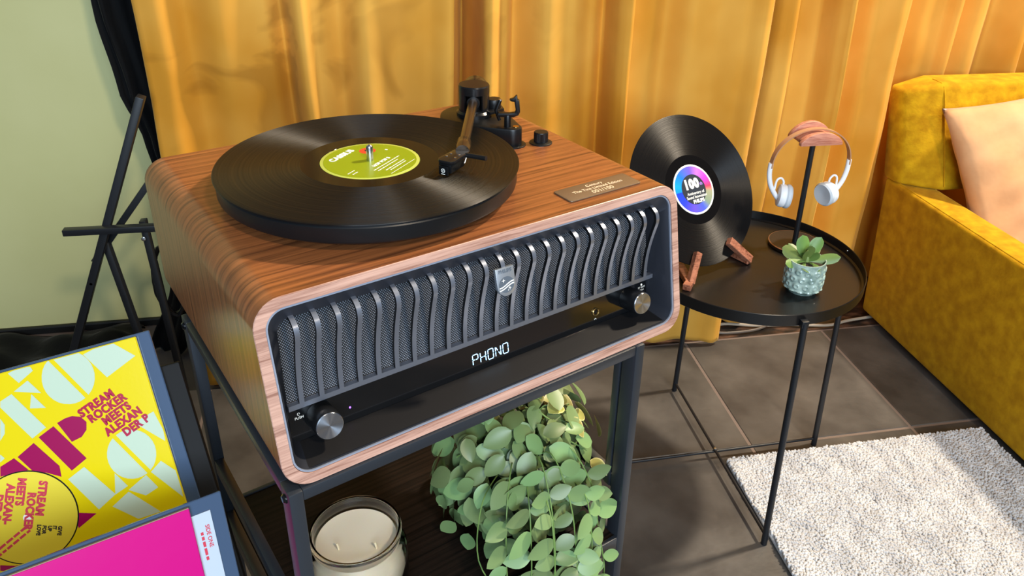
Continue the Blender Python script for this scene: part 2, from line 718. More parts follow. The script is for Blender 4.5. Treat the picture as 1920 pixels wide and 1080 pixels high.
def curtain(name, label, ctrl, base, z0, z1, crumple, step=.006, hem=.012, lean=0.):
    x0, x1 = ctrl[0][0], ctrl[-1][0]
    nx = int((x1 - x0) / step)
    zs = [z0 + (z1 - z0) * (k / 60) ** 1.25 for k in range(61)]
    V, F = [], []
    for k, z in enumerate(zs):
        fade = min(1., (z - z0) / .5)
        for i in range(nx + 1):
            x = x0 + (x1 - x0) * i / nx
            off = interp(ctrl, x + .006 * math.sin(2.2 * z + x * 3)) * (.85 + .15 * fade)
            cr = crumple(x) if crumple else 0
            y = interp(base, x) - off * 1.7 - cr * (.0075 * wob(x * 2.2, z * 2.2) + .0012 * wob(x * 6, z * 6, 2.))
            V.append((x + lean * (z - z0) + .004 * math.sin(5 * z + 9 * x), y, z))
    n = nx + 1
    for k in range(60):
        for i in range(nx):
            a = k * n + i
            F.append((a, a + 1, a + n + 1, a + n))
    me = mesh_py(V, F, 3.2)
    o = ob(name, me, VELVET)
    so = o.modifiers.new('thickness', 'SOLIDIFY')
    so.thickness = .004
    so.offset = 1
    return tag(o, label, 'curtain', 'mustard velvet curtains on the back wall')


def PX(px):
    """where the top edge of the photograph meets the curtain plane"""
    d = CAM_F + CAM_R * ((px - 1002.78) / 1480.46) - CAM_U * ((0 - 446.49) / 1480.46)
    return CAM_C.x + d.x * (1.2 - CAM_C.y) / d.y


base_y = [(-.5, 1.19), (1.0, 1.19), (1.25, 1.225), (1.43, 1.262), (1.47, 1.345), (1.53, 1.43), (3., 1.435)]
base_b = [(.9, 1.245), (1.05, 1.250), (1.25, 1.272), (1.43, 1.296), (1.48, 1.36), (1.53, 1.43), (3., 1.435)]
cA = [(248, -.01), (262, .018), (300, .022), (352, .0), (420, .016), (500, .002), (530, -.018), (576, .024), (592, .012), (640, -.006),
      (690, .022), (750, .004), (800, .012), (842, .026), (856, -.06), (878, -.10), (894, -.06), (908, .035), (938, .012), (960, -.016),
      (1018, .026), (1060, .016), (1108, -.008), (1138, -.026), (1160, .022), (1171, .030), (1180, .006), (1215, .004), (1250, -.010),
      (1290, .012), (1340, .006), (1385, .018), (1412, .030), (1427, .024)]
cB = [(1405, -.034), (1448, -.036), (1476, .016), (1498, .022), (1520, -.010), (1545, -.032), (1580, -.020), (1606, .018), (1618, .030), (1627, -.036),
      (1655, -.034), (1690, .002), (1738, .016), (1757, .030), (1767, -.026), (1800, -.008), (1850, .014), (1884, .012), (1904, .030), (1914, -.030),
      (1960, .01), (2010, -.02), (2050, .022), (2100, -.02), (2160, .02), (2230, -.02), (2300, .02)]
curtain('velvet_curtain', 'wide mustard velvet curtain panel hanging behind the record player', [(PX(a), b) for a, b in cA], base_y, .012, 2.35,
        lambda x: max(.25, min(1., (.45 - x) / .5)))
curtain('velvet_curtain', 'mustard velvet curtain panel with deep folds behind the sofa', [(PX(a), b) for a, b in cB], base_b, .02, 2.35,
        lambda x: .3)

# black cloth gathered between wall and curtain
xl = [(0, -.52), (.2, -.445), (.45, -.415), (.6, -.432), (.72, -.462), (.9, -.482), (1.2, -.50), (2.4, -.56)]
V, F = [], []
NZ, NX = 70, 26
for k in range(NZ + 1):
    z = .004 + 2.3 * (k / NZ) ** 1.3
    xa, xb = interp(xl, z), -.315
    for i in range(NX + 1):
        t = i / NX
        V.append((xa + (xb - xa) * t, 1.345 + .028 * math.sin(t * 15 + z * 2) * (.4 + t) + .012 * math.sin(t * 31 + z * 7), z))
for k in range(NZ):
    for i in range(NX):
        a = k * (NX + 1) + i
        F.append((a, a + 1, a + NX + 2, a + NX + 1))
dr = ob('black_drape', mesh_py(V, F, 3.2), DRAPEM)
dr.modifiers.new('thickness', 'SOLIDIFY').thickness = .004
tag(dr, 'black cloth drape hanging between the green wall and the curtain', 'drape')
# cloth heaped along the foot of the wall
V, F = [], []
NX, NY = 70, 14
for i in range(NX + 1):
    x = -1.10 + .535 * i / NX
    for j in range(NY + 1):
        t = j / NY
        hgt = (.055 + .018 * math.sin(x * 17) + .012 * math.sin(x * 41 + 1)) * math.sin(PI * min(1, max(0, t))) ** .7
        V.append((x, 1.18 + .30 * t + .012 * math.sin(x * 23 + t * 4), .003 + hgt * (.75 + .25 * math.sin(t * 13 + x * 19))))
for i in range(NX):
    for j in range(NY):
        a = i * (NY + 1) + j
        F.append((a, a + NY + 1, a + NY + 2, a + 1))
cl = ob('black_cloth', mesh_py(V, F, 3.2), DRAPEM)
cl.modifiers.new('thickness', 'SOLIDIFY').thickness = .003
tag(cl, 'black cloth heaped on the floor along the green wall', 'cloth')

# ------------------------------------------------------------------ metal rack under the player
ZB = 0.757
BOXR = math.radians(24.7)
rack = thing('metal_rack', 'black metal two-tier rack carrying the walnut record player', 'rack', (0, 0, 0), BOXR)
RX0, RX1, RY0, RY1 = .000, .404, -.036, .302
LW, LD = .0125, .021
for lx in (RX0 + LW / 2, RX1 - LW / 2):
    for ly in (RY0 + LD / 2, RY1 - LD / 2):
        lg = ob('leg', box_me(-LW / 2, LW / 2, -LD / 2, LD / 2, .012, ZB - .0005, .0012), RACKM, rack, (lx, ly, 0))
        ob('foot', lathe_me([(.008, 0), (.009, .002), (.009, .010), (.006, .013)], 16), BLACKP, lg)
for y in (RY0 + .007, RY1 - .007):
    ob('top_rail', box_me(RX0 + LW, RX1 - LW, y - .006, y + .006, ZB - .0125, ZB - .0005, .001), RACKM, rack)
for x in (RX0 + .006, RX1 - .006):
    ob('top_rail', box_me(x - .006, x + .006, RY0 + LD, RY1 - LD, ZB - .0125, ZB - .0005, .001), RACKM, rack)
SHZ = ZB - .291
ob('shelf_board', box_me(RX0 + LW, RX1 - LW, RY0 + .006, RY1 - .006, SHZ - .014, SHZ - .0005, .001), SHELFWOOD, rack)
for y in (RY0 + .003, RY1 - .003):
    ob('shelf_rail', box_me(RX0 + LW, RX1 - LW, y - .003, y + .003, SHZ - .021, SHZ + .0012, .0008), RACKM, rack)
for x in (RX0 + .006, RX1 - .006):
    ob('shelf_rail', box_me(x - .006, x + .006, RY0 + LD, RY1 - LD, SHZ - .021, SHZ + .0012, .0008), RACKM, rack)
for x in (RX0 + .006, RX1 - .006):
    ob('side_rail', box_me(x - .0055, x + .0055, RY0 + LD, RY1 - LD, ZB - .222, ZB - .202, .001), RACKM, rack)
ob('inner_post', box_me(RX1 - .0125, RX1 - .0005, -.012, -.002, ZB - .222, ZB - .013, .001), RACKM, rack)
for z in (ZB - .010, SHZ - .010):
    for y in (RY0 + .010, RY1 - .010):
        me = lathe_me([(.0045, 0), (.0045, .0015), (.003, .003)], 14)
        ob('bolt', me, SILVER if False else BLACKG, rack, (RX0, y, z), (0, -PI / 2, 0))
for z in (SHZ - .036,):
    me = lathe_me([(.0035, 0), (.0035, .0006)], 14)
    ob('bolt_hole', me, BLACKP, rack, (RX1 - LW - .0003, RY0 + .0105, z), (0, -PI / 2, 0))

# ------------------------------------------------------------------ record player
rp = thing('record_player', 'walnut record player with a slatted grille front standing on the black rack', 'record player', (0, 0, ZB), BOXR)
PW, PD, PH, RK = .4625, .3566, .1678, .0319
FL_ = math.hypot(PH, RK)
UPV = Vector((0, RK / FL_, PH / FL_))
NBV = Vector((0, -PH / FL_, RK / FL_))


def fp(x, s, dep=0.):
    """front face point: x across, s up the raked face, dep behind it"""
    return Vector((x, -RK, 0)) + UPV * s - NBV * dep


# shell: rounded outline swept from the raked front to the vertical back
outl = round_rect(0, PW, 0, PH, .025, 8)
outl = outl[9:] + outl[:9]
arc = [0.]
for a, b in zip(outl, outl[1:] + outl[:1]):
    arc.append(arc[-1] + math.hypot(b[0] - a[0], b[1] - a[1]))
V, F, UVs = [], [], []
NS = 8
n = len(outl) + 1
for k in range(NS + 1):
    for i in range(n):
        x, z = outl[i % len(outl)]
        yf = -RK * (1 - z / PH)
        y = yf + (PD - yf) * k / NS
        V.append((x, y, z))
        UVs.append((arc[i], y))
for k in range(NS):
    for i in range(n - 1):
        a = k * n + i
        F.append((a, a + n, a + n + 1, a + 1))
F.append(tuple(NS * n + i for i in range(n - 1)))
me = mesh_py(V, F, .6, UVs)
bm = bmesh.new(); bm.from_mesh(me); bmesh.ops.recalc_face_normals(bm, faces=bm.faces); bm.to_mesh(me); bm.free()
finish(me, .6)
ob('cabinet_shell', me, WALNUT, rp)


def loop3(x0, x1, s0, s1, r, dep, nn=8):
    return [fp(x, s, dep(s) if callable(dep) else dep) for x, s in round_rect(x0, x1, s0, s1, r, nn)]


def loft(loops, closed=False, cap_last=False, smooth=.6):
    V, F = [], []
    m_ = len(loops[0])
    for lp in loops:
        V += lp
    k = len(loops)
    for j in range(k if closed else k - 1):
        j2 = (j + 1) % k
        for i in range(m_):
            i2 = (i + 1) % m_
            F.append((j * m_ + i, j * m_ + i2, j2 * m_ + i2, j2 * m_ + i))
    if cap_last:
        F.append(tuple((k - 1) * m_ + i for i in range(m_)))
    me = mesh_py(V, F, smooth)
    bm = bmesh.new(); bm.from_mesh(me); bmesh.ops.recalc_face_normals(bm, faces=bm.faces); bm.to_mesh(me); bm.free()
    return finish(me, smooth)


B1 = .0095
ob('front_edge', loft([loop3(0, PW, 0, FL_, .0255, .0), loop3(.0006, PW - .0006, .0006, FL_ - .0006, .025, -.0007),
                       loop3(B1, PW - B1, B1, FL_ - B1, .018, -.0007), loop3(B1, PW - B1, B1, FL_ - B1, .018, .006)]), EDGEWOOD, rp)
B2 = B1 + .0020
ob('trim_ring', loft([loop3(B1 + .0002, PW - B1 - .0002, B1 + .0002, FL_ - B1 - .0002, .0178, .004),
                      loop3(B1 + .0004, PW - B1 - .0004, B1 + .0004, FL_ - B1 - .0004, .0176, .0004),
                      loop3(B2, PW - B2, B2, FL_ - B2, .016, .0004), loop3(B2, PW - B2, B2, FL_ - B2, .016, .004)]), TRIMSILVER, rp)


def bdep(s):
    t = min(1., max(0., (s - .022) / .1245))
    return .033 + (.007 - .033) * t


X0, X1 = .0205, PW - .0205
ob('bezel', loft([loop3(B2, PW - B2, B2, FL_ - B2, .016, .002), loop3(B2 + .0015, PW - B2 - .0015, B2 + .0012, FL_ - B2 - .0015, .015, lambda s: .002 + bdep(s) * .12),
                  loop3(X0, X1, .0225, .1485, .011, bdep), loop3(X0, X1, .0225, .1485, .011, .0365)], smooth=.7), BEZEL, rp)
# sloping lower face
V = [fp(B2 + .006, B2 + .0012, .0035), fp(PW - B2 - .006, B2 + .0012, .0035), fp(X1 - .004, .0232, .0325), fp(X0 + .004, .0232, .0325)]
ob('lower_face', mesh_py(V, [(0, 1, 2, 3)], 0), LOWPANEL, rp)
# grille cloth
pts = round_rect(X0, X1, .058, .149, .008, 5)
ob('grille_cloth', mesh_py([fp(x, s, .030) for x, s in pts], [tuple(range(len(pts)))], 0), CLOTH, rp)
# slats: bowed strips of gunmetal
PROF = [(.1512, .0085), (.1492, .0045), (.1465, .0006), (.142, -.0028), (.1355, -.0034), (.130, -.0016), (.124, .0014), (.110, .0080), (.094, .0142), (.079, .0184), (.0625, .0212)]
pc = catmull([(a, b, 0) for a, b in PROF], 3)
SW, ST = .0044, .0036


def slat_mesh():
    V, F = [], []
    for i, q in enumerate(pc):
        t = (pc[min(i + 1, len(pc) - 1)] - pc[max(i - 1, 0)]).normalized()
        nrm = Vector((t.y, -t.x, 0))  # towards larger depth
        if nrm.y < 0:
            nrm = -nrm
        for dx, dn in ((-SW / 2, 0), (SW / 2, 0), (SW / 2, ST), (-SW / 2, ST)):
            w = q + nrm * dn
            V.append(fp(dx, w.x, w.y))
    k = len(pc)
    for i in range(k - 1):
        for j in range(4):
            F.append((i * 4 + j, i * 4 + (j + 1) % 4, i * 4 + 4 + (j + 1) % 4, i * 4 + 4 + j))
    F += [(0, 1, 2, 3), (k * 4 - 4, k * 4 - 3, k * 4 - 2, k * 4 - 1)]
    bm = bmesh.new()
    vs_ = [bm.verts.new(v) for v in V]
    for f in F:
        bm.faces.new([vs_[i] for i in f])
    bm.normal_update()
    return mesh_bm(bm, .6)


sm_ = slat_mesh()
sm_.materials.append(GUNMETAL)
sm_.materials.append(BLACKP)
for f_ in sm_.polygons:
    if f_.normal.dot(NBV) < .25 and not (abs(f_.normal.x) < .3 and f_.normal.z > .3):
        f_.material_index = 1
for i in range(23):
    ob('slat', sm_, None, rp, (.0325 + .01807 * i, 0, 0))
# rail closing the slats
V = [fp(x, s, d) for x in (X0, X1) for s, d in ((.0645, .0208), (.0595, .0215), (.0595, .028), (.0645, .028))]
ob('grille_rail', mesh_py(V, [(0, 1, 5, 4), (1, 2, 6, 5), (2, 3, 7, 6), (3, 0, 4, 7), (0, 3, 2, 1), (4, 5, 6, 7)], 0), GUNMETAL, rp)
# control strip
CD = .0325
pts = round_rect(X0 + .0005, X1 - .0005, .0235, .0615, .006, 5)
ob('control_panel', mesh_py([fp(x, s, CD) for x, s in pts], [tuple(range(len(pts)))], 0), BLACKG, rp)
FACE = frame(fp(0, 0, 0), (1, 0, 0), UPV, NBV)


def on_face(x, s, dep):
    return FACE @ Matrix.Translation((x, s, -dep))


# segment display
SEG = {'a': ((0, 2), (1, 2)), 'b': ((1, 2), (1, 1)), 'c': ((1, 1), (1, 0)), 'd': ((0, 0), (1, 0)), 'e': ((0, 1), (0, 0)), 'f': ((0, 2), (0, 1)),
       'g': ((0, 1), (.5, 1)), 'h': ((.5, 1), (1, 1)), 'm': ((.08, 1.9), (.46, 1.1)), 'k': ((.54, .9), (.92, .1))}
CH = {'P': 'abefgh', 'H': 'bcefgh', 'O': 'abcdef', 'N': 'bcefmk'}
dx0 = .2070
for c in 'PHONO':
    bm = bmesh.new()
    for sg in CH[c]:
        (a0, b0), (a1, b1) = SEG[sg]
        p0, p1 = Vector((a0 * .0062, b0 * .0054)), Vector((a1 * .0062, b1 * .0054))
        d = (p1 - p0).normalized()
        p0 += d * .0005
        p1 -= d * .0005
        nn = Vector((-d.y, d.x)) * .00042
        vs_ = [bm.verts.new((q.x, q.y, 0)) for q in (p0 - nn, p1 - nn, p1 + nn, p0 + nn)]
        bm.faces.new(vs_)
    o = ob('display_character', mesh_bm(bm, 0), DISPLAY, rp, mtx=on_face(dx0, .0312, CD - .0003))
    dx0 += .0090
# knobs
for kx, ks, txt in ((.0485, .0405, 'l'), (.4135, .0405, 'r')):
    kb = ob('knob', lathe_me([(.0128, 0), (.0130, .001), (.0130, .0225), (.0124, .0236)], 48), BLACK, rp, mtx=on_face(kx, ks, CD))
    ob('knob_cap', lathe_me([(.0122, .0236), (.0122, .0242), (.0118, .0246), (.006, .0245), (.0005, .0243)], 48), KNOBCAP, kb)
o = ob('headphone_jack', lathe_me([(.0046, 0), (.0046, .0012), (.0040, .0018), (.0030, .0014), (.0026, .0002)], 28), BRASS, rp, mtx=on_face(.3655, .0385, CD))
ob('socket', lathe_me([(.0026, .0003), (.0024, .0006)], 20), BLACKP, o)
ob('indicator_light', lathe_me([(.0009, 0), (.0009, .0003)], 12), BLUELED, rp, mtx=on_face(.0765, .037, CD))
for body, x, s, sz in (('PUSH', .0305, .0455, .0034), ('BT OUT', .4345, .0470, .0030), ('PUSH', .4345, .0438, .0026)):
    ob('lettering', text_me(body, sz), WHITEP, rp, mtx=on_face(x, s, CD - .0003))
bm = bmesh.new()
bmesh.ops.create_circle(bm, segments=16, radius=.0011)
ob('power_symbol', mesh_py(*[[(r * math.cos(TAU * i / 20), r * math.sin(TAU * i / 20), 0) for r in (.0013, .0009) for i in range(20)],
                            [(i, i + 1, i + 21, i + 20) for i in range(17)]], smooth=0), WHITEP, rp, mtx=on_face(.0305, .0492, CD - .0003))
bm.free()
ob('headphone_symbol', mesh_py(*[[(r * math.cos(PI * i / 12 - .3 + .6 * i / 12 * 0), r * math.sin(PI * i / 12), 0) for r in (.0016, .0011) for i in range(13)],
                                [(i, i + 1, i + 14, i + 13) for i in range(12)]], smooth=0), WHITEP, rp, mtx=on_face(.3645, .0295, CD - .0003))
ob('bluetooth_symbol', lathe_me([(.0013, 0), (.0013, .0001)], 16), WHITEP, rp, mtx=on_face(.4345, .0502, CD - .0003))

# shield badge on the middle slat
sh = [(-.0102, .0145), (.0102, .0145), (.0102, -.003)]
for i in range(1, 12):
    a = -PI * i / 12
    sh.append((.0102 * math.cos(a), -.003 + .0105 * math.sin(a)))
sh.append((-.0102, -.003))
bd = ob('badge', prism_me(sh, -.002, .0022, .0004), BADGE, rp, mtx=on_face(PW / 2, .1235, -.0040) @ Matrix.Rotation(-.06, 4, 'X'))
ob('lettering', text_me('PHILIPS', .0047, bold=.00012, sx=.98), BADGED, bd, (0, .0112, .0024))
CIR = ring_pts(.0078, 40, 0, 0)
cpts = [(x * 1.08, y - .0022) for x, y in CIR]
ob('emblem_disc', flat_me([cpts], 0), BADGED, bd, (0, 0, .0024))
wv = []
for yo in (-.0010, -.0034):
    up_, dn = [], []
    for i in range(13):
        x = -.0083 + .0166 * i / 12
        y = yo - .0012 + .0022 * math.sin((x / .0083) * PI * .55)
        up_.append((x, y + .00055))
        dn.append((x, y - .00055))
    wv.append(up_ + dn[::-1])
for cx, cy, r in ((-.0032, .0022, .0024), (.0030, -.0062, .0021), (.0012, -.0080, .0011)):
    wv.append([(cx + (r if k % 2 == 0 else r * .22) * math.cos(TAU * k / 8), cy + (r if k % 2 == 0 else r * .22) * math.sin(TAU * k / 8)) for k in range(8)])
ob('emblem_waves', flat_me(wv, 0), WHITEP, bd, (0, 0, .00255))

# plaque on the top
plq = ob('plaque', prism_me(round_rect(.3305, .4265, .0165, .0470, .003, 5), PH + .0002, PH + .0016, .0004), BRONZE, rp)
for body, sz, y in (('Century', .0066, .0390), ('The Tina Limited Edition', .0066, .0318), ('001/100', .0088, .0236)):
    ob('lettering', text_me(body, sz, bold=.00002), PLAQUETXT, plq, (.3785, y, PH + .0017))

# platter
CX, CY = .1797, .1567
ob('platter', lathe_me([(.135, .004), (.146, .010), (.1485, .012), (.1490, .014), (.1490, .0262), (.1475, .0282), (.1440, .0284), (0.001, .0284)], 128, .5), BLACK, rp, (CX, CY, PH))
ob('platter_hub', lathe_me([(.05, 0), (.05, .006)], 40), BLACKP, rp, (CX, CY, PH))
ob('spindle', lathe_me([(.0036, .0285), (.0036, .0440), (.0030, .0462), (.0014, .0476), (.0003, .0480)], 24), SILVER, rp, (CX, CY, PH))

# tonearm mount: teardrop body
PVX, PVY = .362, .2505
EX, EY = .3760, .1880


def teardrop(r0, r1):
    ang = math.atan2(EY - PVY, EX - PVX)
    d = math.hypot(EX - PVX, EY - PVY)
    be = math.acos((r0 - r1) / d)
    pts = []
    for i in range(33):
        a = ang + be + (TAU - 2 * be) * i / 32
        pts.append((PVX + r0 * math.cos(a), PVY + r0 * math.sin(a)))
    for i in range(13):
        a = ang - be + 2 * be * i / 12
        pts.append((EX + r1 * math.cos(a), EY + r1 * math.sin(a)))
    return pts


ob('tonearm_mount', prism_me(teardrop(.0415, .0115), PH, PH + .0225, .002), BLACK, rp)
ob('mount_collar', lathe_me([(.0165, 0), (.0165, .0012), (.0155, .0018), (.0125, .0018)], 40), BLACKP, rp, (EX, EY, PH))
hz = PH + .0225
# pivot tower with open window: side wall pieces leave a gap at the front
armdir = math.atan2(.0945 - PVY, .2545 - PVX)
V, F = [], []
gap = .62
for r, zz in ((.0188, .006), (.0188, .030), (.0158, .030), (.0158, .006)):
    for i in range(33):
        a = armdir + gap + (TAU - 2 * gap) * i / 32
        V.append((PVX + r * math.cos(a), PVY + r * math.sin(a), hz + zz))
for j in range(4):
    for i in range(32):
        F.append((j * 33 + i, j * 33 + i + 1, ((j + 1) % 4) * 33 + i + 1, ((j + 1) % 4) * 33 + i))
F += [(0, 33, 66, 99), (32, 65, 98, 131)]
bm = bmesh.new()
vs_ = [bm.verts.new(v) for v in V]
for f in F:
    bm.faces.new([vs_[i] for i in f])
ob('pivot_housing', mesh_bm(bm, .5), BLACKARM, rp)
ob('pivot_base', lathe_me([(.0215, 0), (.0215, .004), (.0188, .0065), (.0188, .0085), (.002, .0085)], 40), BLACKARM, rp, (PVX, PVY, hz))
ob('pivot_cap', lathe_me([(.0188, .0275), (.0190, .0300), (.0190, .0365), (.0180, .0380), (.002, .0382)], 40), BLACKARM, rp, (PVX, PVY, hz))
ob('pivot_core', lathe_me([(.010, .008), (.010, .028)], 24), BLACKP, rp, (PVX, PVY, hz))
# arm tube, counterweight
TZ0, TZ1 = PH + .0425, PH + .0455
adir = Vector((math.cos(armdir), math.sin(armdir), 0))
A0 = Vector((PVX, PVY, TZ0))
A1 = Vector((.2525, .0965, TZ1))
ARMBROWN = mat('arm_tube', S((74, 62, 52)), .24, .75)
ob('arm_tube', tube_me([A0 + adir * .004, A1 - adir * .012], .0056, 20), ARMBROWN, rp)
ob('arm_collar', tube_me([A0 + adir * .010, A0 + adir * .021], .0078, 24), BLACKARM, rp)
ob('headshell_collar', tube_me([A1 - adir * .026, A1 - adir * .024, A1 - adir * .006, A1 + adir * .002], .0076, 24, rad=[.0062, .0076, .0078, .0070]), ARMBROWN, rp)
ob('counterweight', tube_me([A0 - adir * .016, A0 - adir * .019, A0 - adir * .044, A0 - adir * .047], .0150, 32, rad=[.0150, .0165, .0165, .0150], smooth=.5), BLACKARM, rp)
# headshell and cartridge
hd = math.radians(-152.6)
HD = Vector((math.cos(hd), math.sin(hd), 0))
HS = Vector((-HD.y, HD.x, 0))
HM = frame(A1 - Vector((0, 0, .002)), HD, HS, (0, 0, 1))
hs_pts = [(-.004, -.0065), (.004, -.0085), (.030, -.0095), (.0345, -.0060), (.0345, .0075), (.030, .0095), (.004, .0085), (-.004, .0065)]
hsh = ob('headshell', prism_me(hs_pts, 0, .0030, .0006), BLACKARM, rp, mtx=HM)
for sx, sy in ((.014, -.005), (.014, .005), (.022, -.005), (.022, .005)):
    ob('screw', lathe_me([(.0012, .003), (.0012, .0036)], 10), SILVER, hsh, (sx, sy, 0))
ob('finger_lift', tube_me([(.006, .0075, .0012), (.005, .018, .0014), (.005, .030, .0018)], .0026, 12), BLACKARM, hsh)
HB = TZ1 - .002 - (PH + .0312)
cart = ob('cartridge', box_me(.008, .0335, -.0072, .0072, -HB * .80, -.0004, .0012), BLACKP, hsh)
o = ob('stylus_holder', box_me(.0336, .0362, -.0052, .0052, -HB + .0010, -.0020, .0006), BLACKP, hsh)
ob('cartridge_logo', mesh_py(*[[(0, r * math.cos(TAU * i / 20), r * math.sin(TAU * i / 20)) for r in (.0022, .0017) for i in range(21)],
                              [(i, i + 1, i + 22, i + 21) for i in range(20)]], smooth=0), WHITEP, cart, (.0364, 0, -.0065))
tri = [(0, -.0012, -.0012), (0, -.0008, -.0012), (0, .0001, .0012), (0, -.0003, .0012), (0, .0012, -.0012), (0, .0008, -.0012), (0, -.0001, .0012), (0, .0003, .0012)]
ob('cartridge_logo', mesh_py(tri, [(0, 1, 2, 3), (4, 5, 6, 7)], 0), WHITEP, cart, (.0364, 0, -.0065))
ob('cartridge_logo', mesh_py([(0, -.0022, 0), (0, .0022, 0), (0, .0022, .0007), (0, -.0022, .0007)], [(0, 1, 2, 3)], 0), WHITEP, cart, (.0364, 0, -.0104))
for k, c in enumerate(((.8, .1, .1), (.1, .5, .15), (.1, .2, .7), (.85, .85, .85))):
    y = -.0045 + .003 * k
    ob('lead_wire', tube_me(catmull([(.0078, y, -.006), (.004, y, -.0085), (.000, y * .8, -.006), (-.004, y * .6, -.003)], 4), .0005, 6), mat('wire_%d' % k, c, .5), hsh)
# anti-skate knob and its bracket
ob('bracket', prism_me([(PVX + .008, PVY - .024), (PVX + .031, PVY - .020), (PVX + .036, PVY - .008), (PVX + .030, PVY + .004), (PVX + .008, PVY + .008)], hz + .004, hz + .0078, .0008), BLACKARM, rp)
ob('antiskate_knob', lathe_me([(.0085, 0), (.0088, .001), (.0088, .0095), (.0080, .0108), (.001, .0108)], 32), BLACK, rp, (PVX + .0235, PVY - .0085, hz + .0078))
# arm rest with its hook and the cueing lever
RXp, RYp = EX - .004, EY + .004
rest = ob('arm_rest', lathe_me([(.0042, 0), (.0042, .013), (.0036, .0142)], 20), BLACKP, rp, (RXp, RYp, hz))
hk = [(-.012, .012), (-.010, .0165), (.002, .0165), (.0075, .0180), (.0085, .0225), (.0070, .0400), (.0035, .0405), (.0015, .0440), (.0055, .0460), (.0085, .0520), (.0098, .0515),
      (.0102, .0440), (.0120, .0420), (.0132, .0200), (.0115, .0145), (.0060, .0120)]
hk = [(a * 1.1, b if b <= .0166 else .0166 + (b - .0166) * .60) for a, b in hk]
rv = Vector((CAM_R.x, CAM_R.y, 0)).normalized()
rv = Matrix.Rotation(-BOXR, 3, 'Z') @ rv
ob('rest_hook', prism_me(hk, -.0035, .0035, .0006, axes=lambda a, b, h: (rv.x * a - rv.y * h, rv.y * a + rv.x * h, b)), BLACKP, rest)
lv = ob('cue_lever', tube_me([(0, 0, .006), (rv.x * -.004 - rv.y * -.002, rv.y * -.004 + rv.x * -.002, .018), (rv.x * .001, rv.y * .001, .030)], .0022, 12), BLACKP, rp, (RXp - .005, RYp + .010, hz))
ob('lever_tip', lathe_me([(.0023, 0), (.0023, .0015)], 12), SILVER, lv, (rv.x * .001, rv.y * .001, .0295))
ob('mount_screw', lathe_me([(.0035, 0), (.0035, .0008)], 16), BRASS, rp, (EX + .003, EY - .003, hz))
# speed knob
sk = ob('speed_knob_base', lathe_me([(.0138, 0), (.0138, .0012), (.0115, .0024), (.0088, .0026)], 36), BLACK, rp, (.4090, .1750, PH))
kp = []
for i in range(72):
    r = .0086 if i % 2 else .0083
    kp.append((r * math.cos(TAU * i / 72), r * math.sin(TAU * i / 72)))
ob('speed_knob', prism_me(kp, .0024, .0135), BLACK, sk)
ob('speed_knob_top', lathe_me([(.0085, .0130), (.0080, .0142), (.001, .0143)], 36), BLACK, sk)

# ------------------------------------------------------------------ record on the platter


def vinyl_mesh():
    return lathe_me([(.0505, -.0012), (.148, -.0012), (.1508, -.0002), (.1511, .0003), (.1508, .0008), (.1490, .0011), (.146, .0009), (.0505, .0009), (.0500, .0004), (.001, .0004)], 160, .5)


RCZ = ZB + PH + .0298
rc = Vector((CX, CY, 0))
rc.rotate(Matrix.Rotation(BOXR, 3, 'Z'))
rec = thing('vinyl_record', 'black vinyl record with a green label playing on the platter', 'record', (rc.x, rc.y, RCZ), BOXR + math.radians(31))
ob('disc', vinyl_mesh(), VINYL, rec)
lb = ob('label', lathe_me([(.0498, .0003), (.0498, .0007), (.0495, .0008), (.001, .0008)], 64), GREENEDGE, rec)
ob('label_field', lathe_me([(.0466, .00082), (.0464, .0010), (.001, .0010)], 64), GREENLBL, lb)
for body, sz, x, y, bo in (('CASSIUS', .0100, -.003, .0325, .0004), ('HOP POP 8', .0058, .001, -.0125, .0002),
                           ('B', .0040, .033, .002, .0002)):
    ob('lettering', text_me(body, sz, bold=bo), WHITEP, lb, (x, y, .00115))
for k, (ln_, x, y) in enumerate(((.046, .001, -.0190), (.036, -.003, -.0232), (.034, .001, -.0290), (.028, .001, -.0325), (.011, -.036, -.002), (.009, -.036, -.007))):
    ob('small_print', print_line(ln_, .0013, k, .5), WHITEP, lb, (x, y, .00115))
ob('label_rule', flat_me([[(-.021, -.0385), (.023, -.0385), (.023, -.0379), (-.021, -.0379)]], 0), WHITEP, lb, (0, 0, .00115))
lo_ = ob('label_emblem', flat_me([ring_pts(.0085, 36)], 0), REDP, lb, (.021, .0175, .0011))
ob('emblem_mark', flat_me([[(-.003, -.003), (.004, -.001), (.001, .004), (-.002, .002)]], 0), DARKP, lo_, (0, 0, .0001))

# ------------------------------------------------------------------ round tray table
TX, TY, TZ = .812, .722, .525
tb = thing('side_table', 'round black metal tray table with four thin legs', 'side table', (TX, TY, 0))
TR = .2225
ob('tray', lathe_me([(.001, .500), (TR - .004, .500), (TR, .503), (TR, .5245), (TR - .0008, .5255), (TR - .0018, .5245), (TR - .0022, .508), (TR - .006, .5055), (.001, .5055)], 128, .5),
   mat('tray_black', S((15, 14, 14)), .32), tb)
TOPZ = .5055
for k in range(4):
    a = k * PI / 2 + .01
    c, s = math.cos(a), math.sin(a)
    lg = ob('leg', tube_me([(.251 * c, .251 * s, .0), (.2300 * c, .2300 * s, .512)], .0063, 16), BLACKM, tb)
    br = box_me(-.004, .0075, -.0065, .0065, -.009, .0045, .001)
    ob('bracket', br, BLACKM, lg, (.2262 * c, .2262 * s, .512), (0, 0, a))
    ob('screw', lathe_me([(.0022, 0), (.0020, .0008)], 12), SILVER, lg, ((TR - .0022) * c, (TR - .0022) * s, .517), (0, -PI / 2, a))
for k in range(2):
    a = k * PI / 2 + .01
    c, s = math.cos(a) * .248, math.sin(a) * .248
    ob('cross_rod', tube_me([(c, s, .019 + .004 * k), (-c, -s, .019 + .004 * k)], .0032, 12), BLACKM, tb)
